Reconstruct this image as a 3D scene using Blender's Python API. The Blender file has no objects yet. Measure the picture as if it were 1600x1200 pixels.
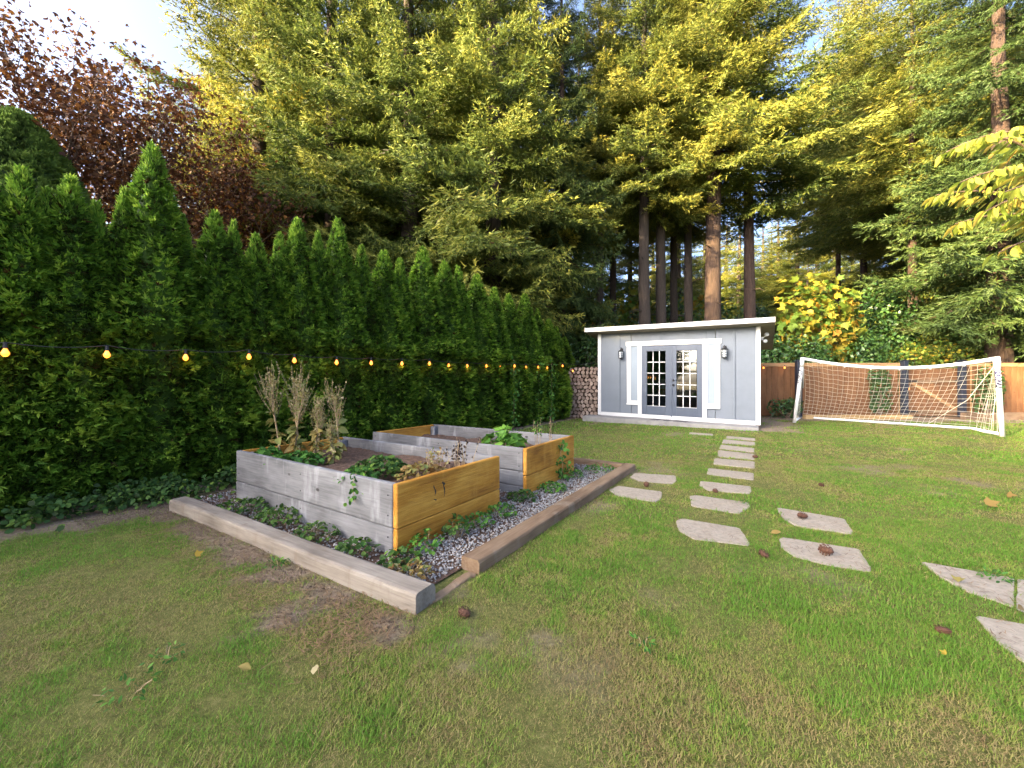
import bpy, bmesh, math, random
import numpy as np
R = math.radians
sc = bpy.context.scene
COL = sc.collection

# ------------------------------------------------------------------ camera, sky, sun, exposure
FPX, HOR, CAMZ = 611.0, 596.0, 1.2           # focal length and horizon of the photograph in its own 1600 px frame
cam = bpy.data.cameras.new('camera'); camo = bpy.data.objects.new('camera', cam); COL.objects.link(camo)
camo.location = (0, 0, CAMZ); camo.rotation_euler = (R(90), 0, 0)
cam.sensor_width = 36; cam.lens = 36 * FPX / 1600; cam.shift_y = -(HOR - 600) / 1600 * -1
cam.clip_start = 0.05; cam.clip_end = 2000
sc.camera = camo
SUN_EL = R(15); SUN_H = np.array((-0.86, -0.51)); SUN_H /= np.linalg.norm(SUN_H)
w = bpy.data.worlds.new('World'); sc.world = w; w.use_nodes = True
nt = w.node_tree; nt.nodes.clear()
sky = nt.nodes.new('ShaderNodeTexSky'); sky.sky_type = 'NISHITA'; sky.sun_disc = False
sky.sun_elevation = SUN_EL; sky.sun_rotation = math.atan2(SUN_H[0], SUN_H[1])
sky.air_density = 0.45; sky.dust_density = 7.0; sky.ozone_density = 1.6
bg = nt.nodes.new('ShaderNodeBackground'); bg.inputs[1].default_value = 0.15
wo = nt.nodes.new('ShaderNodeOutputWorld')
nt.links.new(sky.outputs[0], bg.inputs[0]); nt.links.new(bg.outputs[0], wo.inputs[0])
sun = bpy.data.lights.new('sun', 'SUN'); suno = bpy.data.objects.new('sun', sun); COL.objects.link(suno)
sun.energy = 5.0; sun.angle = R(0.6); sun.color = (1.0, 0.75, 0.38)
from mathutils import Vector, Matrix
sd = Vector((SUN_H[0] * math.cos(SUN_EL), SUN_H[1] * math.cos(SUN_EL), math.sin(SUN_EL)))
suno.rotation_euler = sd.to_track_quat('Z', 'Y').to_euler(); suno.location = (-20, -25, 20)
sc.view_settings.view_transform = 'Standard'; sc.view_settings.look = 'None'
sc.view_settings.exposure = 3.15; sc.view_settings.gamma = 1.0
sc.cycles.max_bounces = 6; sc.cycles.diffuse_bounces = 3; sc.cycles.transparent_max_bounces = 6
sc.cycles.transmission_bounces = 4; sc.cycles.glossy_bounces = 3
sc.cycles.caustics_reflective = False; sc.cycles.caustics_refractive = False
sc.cycles.sample_clamp_indirect = 4.0; sc.cycles.adaptive_threshold = 0.003
sc.cycles.use_denoising = True; sc.cycles.denoising_prefilter = "NONE"

# ------------------------------------------------------------------ helpers
def gp(px, py, z=0.0):
    """point of the photograph -> place on the level z"""
    Y = FPX * (CAMZ - z) / (py - HOR); return np.array(((px - 800) / FPX * Y, Y, z))
def at(px, py, Y):
    return np.array(((px - 800) / FPX * Y, Y, CAMZ + (HOR - py) / FPX * Y))
UU = np.array((0.837, -0.548)); VV = np.array((0.548, 0.837))     # the yard's own axes
ORG = np.array((-0.782, 2.656))
def yard(u, v, z=0.0):
    p = ORG + u * UU + v * VV; return np.array((p[0], p[1], z))
YROT = math.atan2(UU[1], UU[0])
def to_uv(P):
    d = P[:, :2] - ORG; return d @ UU, d @ VV

def hsh(ix, iy, s):
    n = (ix.astype(np.int64) * 374761393 + iy.astype(np.int64) * 668265263 + s * 982451653) & 0x7fffffff
    n = ((n ^ (n >> 13)) * 1274126177) & 0x7fffffff
    return ((n ^ (n >> 16)) & 0xffff) / 65535.0
def vnoise(x, y, s=0):
    x = np.asarray(x, float); y = np.asarray(y, float)
    ix = np.floor(x); iy = np.floor(y); fx = x - ix; fy = y - iy
    fx = fx * fx * (3 - 2 * fx); fy = fy * fy * (3 - 2 * fy)
    a = hsh(ix, iy, s); b = hsh(ix + 1, iy, s); c = hsh(ix, iy + 1, s); d = hsh(ix + 1, iy + 1, s)
    return (a * (1 - fx) + b * fx) * (1 - fy) + (c * (1 - fx) + d * fx) * fy
def fbm(x, y, s=0, o=4):
    t = 0; a = .5; f = 1; n = 0
    for i in range(o):
        t = t + a * vnoise(np.asarray(x) * f, np.asarray(y) * f, s + i * 7); n += a; a *= .55; f *= 2.1
    return t / n

def mesh(name, V, F, tint=None, smooth=False, mats=()):
    """V (n,3); F an (m,k) array or a list of lists"""
    me = bpy.data.meshes.new(name)
    V = np.asarray(V, np.float32).reshape(-1, 3)
    if isinstance(F, np.ndarray):
        m, k = F.shape
        me.vertices.add(len(V)); me.vertices.foreach_set('co', V.ravel())
        me.loops.add(m * k); me.loops.foreach_set('vertex_index', F.astype(np.int32).ravel())
        me.polygons.add(m); me.polygons.foreach_set('loop_start', np.arange(0, m * k, k, dtype=np.int32))
        me.polygons.foreach_set('loop_total', np.full(m, k, np.int32))
        me.update(calc_edges=True)
    else:
        me.from_pydata([tuple(v) for v in V.tolist()], [], [tuple(f) for f in F]); me.update()
    if tint is not None:
        a = me.attributes.new('tint', 'FLOAT', 'POINT'); a.data.foreach_set('value', np.asarray(tint, np.float32))
    if smooth:
        me.polygons.foreach_set('use_smooth', np.ones(len(me.polygons), bool))
    for m_ in mats: me.materials.append(m_)
    return me
def link(name, me, parent=None, loc=(0, 0, 0), rot=(0, 0, 0), scale=(1, 1, 1)):
    o = bpy.data.objects.new(name, me); COL.objects.link(o)
    o.parent = parent; o.location = tuple(float(c) for c in loc); o.rotation_euler = tuple(rot); o.scale = tuple(scale)
    return o
def tag(o, label=None, cat=None, group=None, kind=None):
    if label: o['label'] = label
    if cat: o['category'] = cat
    if group: o['group'] = group
    if kind: o['kind'] = kind
    return o
def thing(name, label, cat, loc=(0, 0, 0), rotz=0.0, group=None):
    return tag(link(name, None, None, loc, (0, 0, rotz)), label, cat, group)

class MB:
    def __init__(s): s.V = []; s.F = []
    def add(s, V, F):
        n = len(s.V); s.V += [tuple(map(float, v)) for v in V]; s.F += [tuple(i + n for i in f) for f in F]; return s
    def box(s, x0, x1, y0, y1, z0, z1):
        return s.add([(x0, y0, z0), (x1, y0, z0), (x1, y1, z0), (x0, y1, z0), (x0, y0, z1), (x1, y0, z1), (x1, y1, z1), (x0, y1, z1)],
                     [(0, 3, 2, 1), (4, 5, 6, 7), (0, 1, 5, 4), (1, 2, 6, 5), (2, 3, 7, 6), (3, 0, 4, 7)])
    def tube(s, P, r, n=8, cap=True):
        P = [Vector(tuple(map(float, p))) for p in P]
        rr = r if hasattr(r, '__len__') else [r] * len(P)
        V = []; F = []; prev = None
        for i, p in enumerate(P):
            d = (P[min(i + 1, len(P) - 1)] - P[max(i - 1, 0)])
            d = d.normalized() if d.length > 1e-9 else Vector((0, 0, 1))
            if prev is None:
                a = d.cross(Vector((0, 0, 1)) if abs(d.z) < .9 else Vector((1, 0, 0))).normalized()
            else:
                a = (prev - d * prev.dot(d)).normalized()
            prev = a; b = d.cross(a)
            for k in range(n):
                t = 2 * math.pi * k / n
                V.append(p + (a * math.cos(t) + b * math.sin(t)) * rr[i])
        for i in range(len(P) - 1):
            for k in range(n):
                F.append((i * n + k, i * n + (k + 1) % n, (i + 1) * n + (k + 1) % n, (i + 1) * n + k))
        if cap:
            F.append(tuple(range(n - 1, -1, -1))); F.append(tuple((len(P) - 1) * n + k for k in range(n)))
        return s.add(V, F)
    def lathe(s, prof, n=12, c=(0, 0, 0)):
        V = []; F = []
        for (r, z) in prof:
            for k in range(n):
                t = 2 * math.pi * k / n; V.append((c[0] + r * math.cos(t), c[1] + r * math.sin(t), c[2] + z))
        for i in range(len(prof) - 1):
            for k in range(n):
                F.append((i * n + k, i * n + (k + 1) % n, (i + 1) * n + (k + 1) % n, (i + 1) * n + k))
        return s.add(V, F)
    def shear(s, fn): s.V = [tuple(fn(v)) for v in s.V]; return s
    def mesh(s, name, mat, smooth=False, bevel=0.0):
        me = bpy.data.meshes.new(name); me.from_pydata(s.V, [], s.F); me.update()
        if bevel:
            bm = bmesh.new(); bm.from_mesh(me)
            bmesh.ops.bevel(bm, geom=[e for e in bm.edges], offset=bevel, segments=1, affect='EDGES')
            bm.to_mesh(me); bm.free()
        if smooth: me.polygons.foreach_set('use_smooth', np.ones(len(me.polygons), bool))
        me.materials.append(mat); return me
    def part(s, name, mat, parent=None, smooth=False, bevel=0.0, **k):
        return link(name, s.mesh(name, mat, smooth, bevel), parent, **k)

# ------------------------------------------------------------------ materials
def ramp(nt, fac, stops):
    r = nt.nodes.new('ShaderNodeValToRGB'); e = r.color_ramp.elements
    while len(e) < len(stops): e.new(0.5)
    for i, (p, c) in enumerate(stops): e[i].position = p; e[i].color = (*c, 1)
    nt.links.new(fac, r.inputs[0]); return r.outputs[0]
def base(name):
    m = bpy.data.materials.new(name); m.use_nodes = True; nt = m.node_tree
    return m, nt, nt.nodes['Principled BSDF'], nt.nodes['Material Output']
def noise(nt, scale, detail=5, vec=None, rough=.6):
    n = nt.nodes.new('ShaderNodeTexNoise'); n.inputs['Scale'].default_value = scale; n.inputs['Detail'].default_value = detail
    n.inputs['Roughness'].default_value = rough
    if vec is not None: nt.links.new(vec, n.inputs['Vector'])
    return n.outputs[0]
def coords(nt, scale=(1, 1, 1), kind='Object', rnd=False):
    tc = nt.nodes.new('ShaderNodeTexCoord'); mp = nt.nodes.new('ShaderNodeMapping'); mp.inputs['Scale'].default_value = scale
    nt.links.new(tc.outputs[kind], mp.inputs[0])
    if rnd:
        oi = nt.nodes.new('ShaderNodeObjectInfo'); mu = nt.nodes.new('ShaderNodeMath'); mu.operation = 'MULTIPLY'; mu.inputs[1].default_value = 37.0
        nt.links.new(oi.outputs['Random'], mu.inputs[0])
        cx = nt.nodes.new('ShaderNodeCombineXYZ')
        for i in range(3): nt.links.new(mu.outputs[0], cx.inputs[i])
        nt.links.new(cx.outputs[0], mp.inputs['Location'])
    return mp.outputs[0]
def mix(nt, fac, a, b, mode='MIX'):
    n = nt.nodes.new('ShaderNodeMix'); n.data_type = 'RGBA'; n.blend_type = mode
    for i, v in ((0, fac), (6, a), (7, b)):
        if hasattr(v, 'links'): nt.links.new(v, n.inputs[i])
        elif i == 0: n.inputs[0].default_value = v
        else: n.inputs[i].default_value = (*v, 1)
    return n.outputs[2]
def bump(nt, b, h, strength=.3, dist=.01):
    n = nt.nodes.new('ShaderNodeBump'); n.inputs['Strength'].default_value = strength; n.inputs['Distance'].default_value = dist
    nt.links.new(h, n.inputs['Height']); nt.links.new(n.outputs[0], b.inputs['Normal'])
def plain(name, c, rough=.6, metal=0, var=.12, scale=8, bumps=.15):
    m, nt, b, o = base(name); n = noise(nt, scale, 5, coords(nt))
    d = tuple(x * (1 - var) for x in c); l = tuple(min(1, x * (1 + var)) for x in c)
    nt.links.new(ramp(nt, n, [(.3, d), (.7, l)]), b.inputs['Base Color'])
    b.inputs['Roughness'].default_value = rough; b.inputs['Metallic'].default_value = metal
    if bumps: bump(nt, b, noise(nt, scale * 6, 4, coords(nt)), bumps, .004)
    return m
def wood(name, dark, mid, light, streak=None, knots=None, rough=.8, gs=1.0, bumps=.5):
    """grain runs along the object's own X"""
    m, nt, b, o = base(name)
    v = coords(nt, (1.2 * gs, 22 * gs, 22 * gs), rnd=True); g = noise(nt, 3.0, 6, v, .7)
    c = ramp(nt, g, [(.28, dark), (.5, mid), (.72, light)])
    big = noise(nt, 1.7, 3, coords(nt, (1, 2.5, 2.5), rnd=True))
    c = mix(nt, ramp(nt, big, [(.35, (0, 0, 0)), (.7, (1, 1, 1))]), c, tuple(x * .8 for x in mid), 'MIX') if False else mix(nt, .55, c, ramp(nt, big, [(.35, dark), (.5, mid), (.68, light)]))
    if streak:
        s = noise(nt, 2.2, 4, coords(nt, (3.2, 3.2, .9), rnd=True))
        c = mix(nt, ramp(nt, s, [(.56, (0, 0, 0)), (.78, (.75, .75, .75))]), c, streak)
    if knots:
        vo = nt.nodes.new('ShaderNodeTexVoronoi'); vo.inputs['Scale'].default_value = 2.6
        nt.links.new(coords(nt, (1, 1.9, 1.9), rnd=True), vo.inputs['Vector'])
        k = ramp(nt, vo.outputs['Distance'], [(.045, (1, 1, 1)), (.085, (0, 0, 0))])
        c = mix(nt, k, c, knots)
    nt.links.new(c, b.inputs['Base Color']); b.inputs['Roughness'].default_value = rough
    b.inputs['Specular IOR Level'].default_value = .25
    bump(nt, b, g, bumps, .006)
    return m
def leafmat(name, stops, trans=.3, rough=.55, spec=.2, vary=None):
    """stops: colour over the leaf's own tint (0..1)"""
    m, nt, b, o = base(name)
    a = nt.nodes.new('ShaderNodeAttribute'); a.attribute_name = 'tint'
    c = ramp(nt, a.outputs['Fac'], stops)
    if vary:
        oi = nt.nodes.new('ShaderNodeObjectInfo'); c = mix(nt, .75, c, mix(nt, 1.0, c, ramp(nt, oi.outputs['Random'], vary), 'MULTIPLY'))
    b.inputs['Roughness'].default_value = rough; b.inputs['Specular IOR Level'].default_value = spec
    nt.links.new(c, b.inputs['Base Color'])
    t = nt.nodes.new('ShaderNodeBsdfTranslucent'); nt.links.new(c, t.inputs[0])
    mx = nt.nodes.new('ShaderNodeMixShader'); mx.inputs[0].default_value = trans
    nt.links.new(b.outputs[0], mx.inputs[1]); nt.links.new(t.outputs[0], mx.inputs[2]); nt.links.new(mx.outputs[0], o.inputs[0])
    return m

MT = {}
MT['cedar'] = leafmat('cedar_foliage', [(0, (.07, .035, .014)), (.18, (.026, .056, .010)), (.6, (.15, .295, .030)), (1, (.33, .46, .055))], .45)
MT['dome'] = leafmat('dome_foliage', [(0, (.03, .045, .014)), (.5, (.12, .20, .042)), (1, (.22, .31, .06))], .4)
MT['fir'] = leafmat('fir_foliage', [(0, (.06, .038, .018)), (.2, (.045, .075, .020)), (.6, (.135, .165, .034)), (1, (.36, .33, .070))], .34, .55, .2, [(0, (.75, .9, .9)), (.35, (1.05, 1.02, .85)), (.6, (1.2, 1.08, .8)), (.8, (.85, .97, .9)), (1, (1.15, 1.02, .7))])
MT['hemlock'] = leafmat('hemlock_foliage', [(0, (.045, .026, .012)), (.2, (.028, .050, .014)), (.6, (.050, .085, .022)), (1, (.095, .125, .032))], .25)
MT['copper'] = leafmat('copper_leaf', [(0, (.030, .012, .008)), (.5, (.080, .033, .015)), (.8, (.16, .070, .018)), (1, (.28, .135, .03))], .35)
MT['maple'] = leafmat('maple_leaf', [(0, (.06, .13, .02)), (.45, (.13, .20, .03)), (.75, (.30, .25, .03)), (1, (.38, .19, .03))], .4)
MT['cherry'] = leafmat('cherry_leaf', [(0, (.16, .24, .03)), (.5, (.30, .34, .06)), (.85, (.50, .37, .08)), (1, (.48, .18, .06))], .45)
MT['shrub'] = leafmat('shrub_leaf', [(0, (.02, .045, .014)), (.6, (.04, .10, .025)), (1, (.11, .19, .035))], .25, .4, .4)
MT['ivy'] = leafmat('ivy_leaf', [(0, (.03, .05, .014)), (.5, (.05, .12, .025)), (1, (.17, .26, .04))], .3, .6, .2)
MT['dry'] = leafmat('dry_leaf', [(0, (.12, .055, .02)), (.5, (.28, .2, .06)), (.8, (.24, .28, .08)), (1, (.40, .34, .18))], .3)
MT['fresh'] = leafmat('fresh_leaf', [(0, (.03, .09, .02)), (.5, (.07, .19, .03)), (1, (.18, .36, .05))], .35)
MT['grass'] = leafmat('grass_blade', [(0, (.22, .15, .07)), (.25, (.36, .295, .125)), (.45, (.28, .315, .065)), (.7, (.19, .29, .042)), (1, (.13, .265, .030))], .4)
MT['litter'] = leafmat('needle_litter', [(0, (.11, .065, .035)), (1, (.30, .19, .10))], .1)

def bark(name, c0, c1, c2, s=1.0):
    m, nt, b, o = base(name)
    n = noise(nt, 3 * s, 6, coords(nt, (7, 7, .9)), .75); n2 = noise(nt, 1.2 * s, 3, coords(nt))
    c = ramp(nt, n, [(.3, c0), (.52, c1), (.75, c2)])
    c = mix(nt, ramp(nt, n2, [(.45, (0, 0, 0)), (.75, (.6, .6, .6))]), c, c1)
    nt.links.new(c, b.inputs['Base Color']); b.inputs['Roughness'].default_value = .95; bump(nt, b, n, 1.0, .05)
    return m
MT['bark'] = bark('fir_bark', (.014, .011, .009), (.042, .031, .024), (.085, .064, .050))
MT['redbark'] = bark('red_bark', (.016, .010, .008), (.048, .029, .021), (.095, .055, .040))
MT['twig'] = bark('twig_bark', (.09, .06, .045), (.19, .13, .09), (.30, .22, .16), 3)

MT['greywood'] = wood('weathered_grey_board', (.075, .073, .073), (.165, .164, .166), (.255, .255, .258), (.40, .405, .41), (.045, .042, .04))
MT['amberwood'] = wood('amber_stained_board', (.14, .048, .007), (.42, .185, .022), (.66, .36, .065), (.54, .29, .06), (.05, .018, .007), .6, 1.0, 1.0)
MT['paletimber'] = wood('pale_timber', (.10, .08, .06), (.22, .187, .15), (.32, .285, .235), (.16, .115, .08), (.05, .04, .03), .85)
MT['browntimber'] = wood('brown_timber', (.10, .062, .036), (.19, .125, .075), (.29, .205, .13), (.24, .19, .14), (.06, .04, .025), .9)
MT['yellowtimber'] = wood('yellow_timber', (.26, .16, .07), (.38, .25, .11), (.46, .33, .17), None, None, .85)
MT['fencewood'] = wood('cedar_fence_board', (.095, .042, .018), (.16, .075, .032), (.225, .115, .052), (.18, .105, .055), (.06, .03, .015), .8)
MT['fencetrim'] = wood('fence_trim', (.22, .12, .055), (.34, .20, .095), (.44, .28, .15), None, None, .8)
MT['logbark'] = wood('log_bark', (.08, .05, .035), (.16, .10, .07), (.26, .19, .14))
MT['concrete'] = plain('concrete', (.235, .225, .21), .9, 0, .22, 5, .4)
MT['white'] = plain('white_paint', (.55, .55, .54), .5, 0, .05, 3, .05)
MT['shedgrey'] = plain('shed_grey_paint', (.140, .162, .190), .7, 0, .07, 2.5, .12)
MT['doorblue'] = plain('slate_blue_paint', (.050, .068, .100), .45, 0, .10, 4, .08)
MT['soffit'] = plain('soffit_tan', (.30, .26, .20), .8, 0, .15, 6, .1)
MT['roof'] = plain('roofing', (.07, .065, .06), .9, 0, .3, 9, .5)
MT['black'] = plain('black_metal', (.018, .018, .02), .4, .3, .2, 9, .05)
MT['navy'] = plain('navy_post', (.012, .017, .030), .5, 0, .25, 5, .1)
MT['frost'] = plain('frosted_glass', (.62, .66, .68), .25, 0, .05, 3, 0)
MT['blind'] = plain('window_blind', (.25, .295, .335), .85, 0, .04, 3, 0)
MT['pvc'] = plain('white_plastic_pipe', (.78, .78, .76), .35, 0, .06, 6, .05)
MT['net'] = plain('net_cord', (.74, .69, .57), .8, 0, .1, 6, 0)
MT['cable'] = plain('black_cable', (.02, .02, .02), .6, 0, .1, 6, 0)
MT['housewall'] = plain('house_siding', (.26, .255, .245), .7, 0, .05, 2, .1)
MT['ink'] = plain('black_print', (.015, .015, .02), .5, 0, .1, 5, 0)
MT['navyband'] = plain('navy_band', (.03, .03, .09), .5, 0, .1, 5, 0)
MT['interior'] = plain('dim_interior', (.10, .09, .08), .8, 0, .2, 3, 0)
MT['cone'] = plain('pine_cone', (.085, .035, .018), .8, 0, .3, 20, .2)

def glassmat():
    m, nt, b, o = base('window_glass')
    g = nt.nodes.new('ShaderNodeBsdfGlossy'); g.inputs['Roughness'].default_value = .02; g.inputs['Color'].default_value = (.95, .97, 1, 1)
    t = nt.nodes.new('ShaderNodeBsdfTransparent'); t.inputs[0].default_value = (.55, .6, .6, 1)
    f = nt.nodes.new('ShaderNodeFresnel'); f.inputs[0].default_value = 1.5
    ma = nt.nodes.new('ShaderNodeMath'); ma.operation = 'MULTIPLY_ADD'; ma.inputs[1].default_value = 1.0; ma.inputs[2].default_value = .05
    nt.links.new(f.outputs[0], ma.inputs[0])
    mx = nt.nodes.new('ShaderNodeMixShader'); nt.links.new(ma.outputs[0], mx.inputs[0])
    nt.links.new(t.outputs[0], mx.inputs[1]); nt.links.new(g.outputs[0], mx.inputs[2]); nt.links.new(mx.outputs[0], o.inputs[0])
    return m
MT['glass'] = glassmat()
def bulbmat():
    m, nt, b, o = base('lit_bulb'); b.inputs['Base Color'].default_value = (.9, .5, .15, 1)
    b.inputs['Emission Color'].default_value = (1, .22, .015, 1); b.inputs['Emission Strength'].default_value = .42
    return m
MT['bulb'] = bulbmat()
def stonemat():
    m, nt, b, o = base('paver_concrete')
    n = noise(nt, 30, 6, coords(nt, kind='Object')); n2 = noise(nt, 4, 3, coords(nt, rnd=True)); n3 = noise(nt, 70, 2, coords(nt))
    c = ramp(nt, n, [(.3, (.24, .20, .15)), (.6, (.335, .285, .22))])
    c = mix(nt, ramp(nt, n2, [(.5, (0, 0, 0)), (.75, (.2, .2, .2))]), c, (.30, .22, .16))
    c = mix(nt, ramp(nt, n3, [(.62, (0, 0, 0)), (.72, (.7, .7, .7))]), c, (.13, .11, .095))
    nt.links.new(c, b.inputs['Base Color']); b.inputs['Roughness'].default_value = .95; bump(nt, b, n, .6, .008)
    return m
MT['stone'] = stonemat()
def soilmat(name, a, b_, c_):
    m, nt, b, o = base(name); n = noise(nt, 28, 8, coords(nt), .75)
    nt.links.new(ramp(nt, n, [(.3, a), (.55, b_), (.72, c_)]), b.inputs['Base Color']); b.inputs['Roughness'].default_value = 1
    bump(nt, b, n, 1, .03); return m
MT['soil'] = soilmat('garden_soil', (.05, .028, .018), (.14, .080, .050), (.26, .155, .10))
def groundmat():
    m, nt, b, o = base('lawn_ground')
    a = nt.nodes.new('ShaderNodeAttribute'); a.attribute_name = 'tint'
    n = noise(nt, 24, 8, coords(nt), .75); n2 = noise(nt, 3.5, 5, coords(nt))
    g = ramp(nt, n, [(.3, (.065, .070, .020)), (.55, (.14, .145, .042)), (.75, (.27, .22, .10))])
    s = ramp(nt, n, [(.3, (.13, .095, .066)), (.55, (.27, .205, .145)), (.75, (.42, .335, .24))])
    nt.links.new(mix(nt, a.outputs['Fac'], g, s), b.inputs['Base Color']); b.inputs['Roughness'].default_value = 1
    b.inputs['Specular IOR Level'].default_value = .1
    bump(nt, b, n, .8, .03); return m
MT['ground'] = groundmat()
def gravelmat():
    m, nt, b, o = base('gravel_stone')
    a = nt.nodes.new('ShaderNodeAttribute'); a.attribute_name = 'tint'
    nt.links.new(ramp(nt, a.outputs['Fac'], [(0, (.16, .155, .15)), (.5, (.30, .295, .285)), (.85, (.44, .43, .415)), (1, (.34, .26, .20))]), b.inputs['Base Color'])
    b.inputs['Roughness'].default_value = .85; return m
MT['gravel'] = gravelmat()
MT['crumb'] = soilmat('earth_crumb', (.10, .068, .045), (.21, .15, .10), (.36, .27, .19))
def endgrain():
    m, nt, b, o = base('log_end')
    oi = nt.nodes.new('ShaderNodeObjectInfo')
    c = ramp(nt, oi.outputs['Random'], [(0, (.09, .055, .04)), (.4, (.24, .165, .12)), (.75, (.42, .325, .26)), (1, (.17, .10, .075))])
    n = noise(nt, 40, 5, coords(nt))
    nt.links.new(mix(nt, .5, c, ramp(nt, n, [(.3, (.13, .085, .06)), (.7, (.40, .32, .26))])), b.inputs['Base Color'])
    b.inputs['Roughness'].default_value = .9; return m
MT['logend'] = endgrain()

# ------------------------------------------------------------------ the ground
def in_poly(P, poly):
    x, y = P[:, 0], P[:, 1]; ins = np.zeros(len(P), bool); n = len(poly)
    for i in range(n):
        x0, y0 = poly[i][:2]; x1, y1 = poly[(i + 1) % n][:2]
        c = ((y0 > y) != (y1 > y)) & (x < (x1 - x0) * (y - y0) / (y1 - y0 + 1e-12) + x0); ins ^= c
    return ins
SHO = np.array((2.70, 12.2)); SHX = np.array((.8406, -.5416)); SHY = np.array((.5416, .8406)); SHW = 4.247
def bare_mask(P):
    """1 where the lawn gives way to earth"""
    u, v = to_uv(P); x, y = P[:, 0], P[:, 1]
    n = fbm(x * 1.3, y * 1.3, 3); n2 = fbm(x * 3.1, y * 3.1, 9)
    b = np.clip(1.2 - np.abs(v + .52) / .17, 0, 1) * ((u > -3.2) & (u < .7))                     # strip beside the pale timber
    b = np.maximum(b, np.clip((u - 0.0) * 0 + 1.1 - np.hypot((u - .10) / 1.2, v + .74) / .23, 0, 1))         # worn patch off its near end
    b = np.maximum(b, np.clip(1.0 - np.hypot((u - .9) / 1.1, (v + .30) / .7) / .45, 0, 1) * .5)
    hd = (x + 3.5) * .837 - (y - 4.4) * .548                                                       # distance from the hedge face
    b = np.maximum(b, np.clip(1.5 - hd / .62, 0, 1) * (v < .6))
    b = np.maximum(b, np.clip(1.3 - hd / .22, 0, 1))
    b = np.maximum(b, np.clip((y - 11.5 + (x - 10) * .10) / .5, 0, 1) * (x > 6.6))                 # earth before the fence
    d = (P[:, :2] - SHO); sx = d @ SHX; sy = d @ SHY
    b = np.maximum(b, np.clip(1.3 - np.abs(sx - SHW - .3) / .55, 0, 1) * (sy > -.55) * (sy < 4))
    b = np.maximum(b, ((hd < .1) | (y > 13.6)).astype(float))
    sc_ = np.clip((.33 - n) * 7, 0, 1) * .75
    edge = np.clip((b - .30 + (n2 - .5) * 1.7 + (fbm(x * 11, y * 11, 15, 2) - .5) * .9) * 2.0, 0, 1) * (b > 0)
    return np.maximum(edge, sc_)
def lawn_dry(P):
    x, y = P[:, 0], P[:, 1]
    return np.clip((fbm(x * .9 + 5, y * .9, 21, 5) - .5) * 3.0 + (fbm(x * 4, y * 4, 33, 3) - .5) * 2.2 + (fbm(x * 13, y * 13, 35, 2) - .5) * 1.2 + .30, 0, 1)
xs = np.concatenate([[-400, -150, -60, -25, -14, -10], np.arange(-7.5, 15, .09), [16, 18, 22, 30, 60, 150, 400]])
ys = np.concatenate([[-400, -100, -40, -15, -5, -1], np.arange(.3, 14.2, .09), [15, 17, 20, 25, 35, 60, 120, 400]])
GX, GY = np.meshgrid(xs, ys); P = np.stack([GX.ravel(), GY.ravel()], 1)
Z = np.where((P[:, 0] > -7) & (P[:, 0] < 15) & (P[:, 1] > .2) & (P[:, 1] < 14), (fbm(P[:, 0] * 2, P[:, 1] * 2, 5) - .5) * .02, 0)
Vg = np.column_stack([P, Z]); nx, ny = len(xs), len(ys)
I = (np.arange(ny - 1)[:, None] * nx + np.arange(nx - 1)[None]).ravel()
Fg = np.stack([I, I + 1, I + nx + 1, I + nx], 1)
tag(link('ground', mesh('ground', Vg, Fg, bare_mask(P), True, [MT['ground']])), 'lawn ground with worn brown earth patches', None, None, 'structure')

# ------------------------------------------------------------------ stepping stones
zs = lambda x, y: (930 + x * .41875, 640 + y * .41875)
STONES = [
 ('square paver beside the brown timber, the farther of that pair', [(128, 250), (148, 235), (300, 245), (303, 262), (290, 276), (165, 266)]),
 ('square paver touching the long brown timber', [(50, 297), (85, 283), (250, 305), (246, 332), (225, 343), (80, 318)]),
 ('thin sunken paver close to the shed slab, off the straight path', [(352, 84), (440, 90), (440, 97), (350, 91)]),
 ('first straight-path paver out from the shed slab', [(490, 98), (597, 106), (597, 115), (487, 107)]),
 ('second straight-path paver out from the shed slab', [(478, 110), (597, 121), (597, 133), (472, 125)]),
 ('third straight-path paver out from the shed slab', [(468, 130), (594, 143), (594, 158), (462, 145)]),
 ('fourth straight-path paver out from the shed slab', [(460, 150), (594, 165), (594, 186), (455, 173)]),
 ('fifth straight-path paver out from the shed slab', [(445, 180), (595, 193), (595, 218), (440, 202)]),
 ('sixth straight-path paver out from the shed slab', [(422, 217), (592, 236), (592, 262), (415, 240)]),
 ('seventh straight-path paver out from the shed slab', [(392, 265), (580, 285), (584, 300), (576, 312), (420, 300), (388, 281)]),
 ('eighth straight-path paver out from the shed slab', [(352, 320), (375, 318), (575, 345), (577, 362), (535, 387), (360, 358)]),
 ('broad paver at the open end of the straight path', [(300, 412), (325, 404), (540, 440), (577, 495), (570, 505), (370, 482), (312, 450)]),
 ('skewed paver with a pine cone, first where the path bends', [(677, 363), (930, 405), (962, 452), (955, 462), (745, 430), (700, 402)]),
 ('skewed paver with a large pine cone, second where the path bends', [(686, 480), (700, 474), (985, 518), (1028, 585), (1026, 600), (880, 580), (740, 545), (695, 510)]),
 ('long wedge paver with a weedy crack at its end', [(1212, 563), (1566, 626), (1560, 735), (1500, 712), (1400, 680), (1290, 622)]),
 ('paver past the weedy crack of the long wedge paver', [(1576, 628), (1760, 662), (1800, 820), (1600, 752), (1570, 738)]),
 ('last pale paver of the bending path', [(1415, 765), (1620, 800), (1900, 860), (2100, 1010), (1600, 936), (1500, 862)]),
]
rng = np.random.default_rng(4)
STONE_POLY = []
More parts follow.
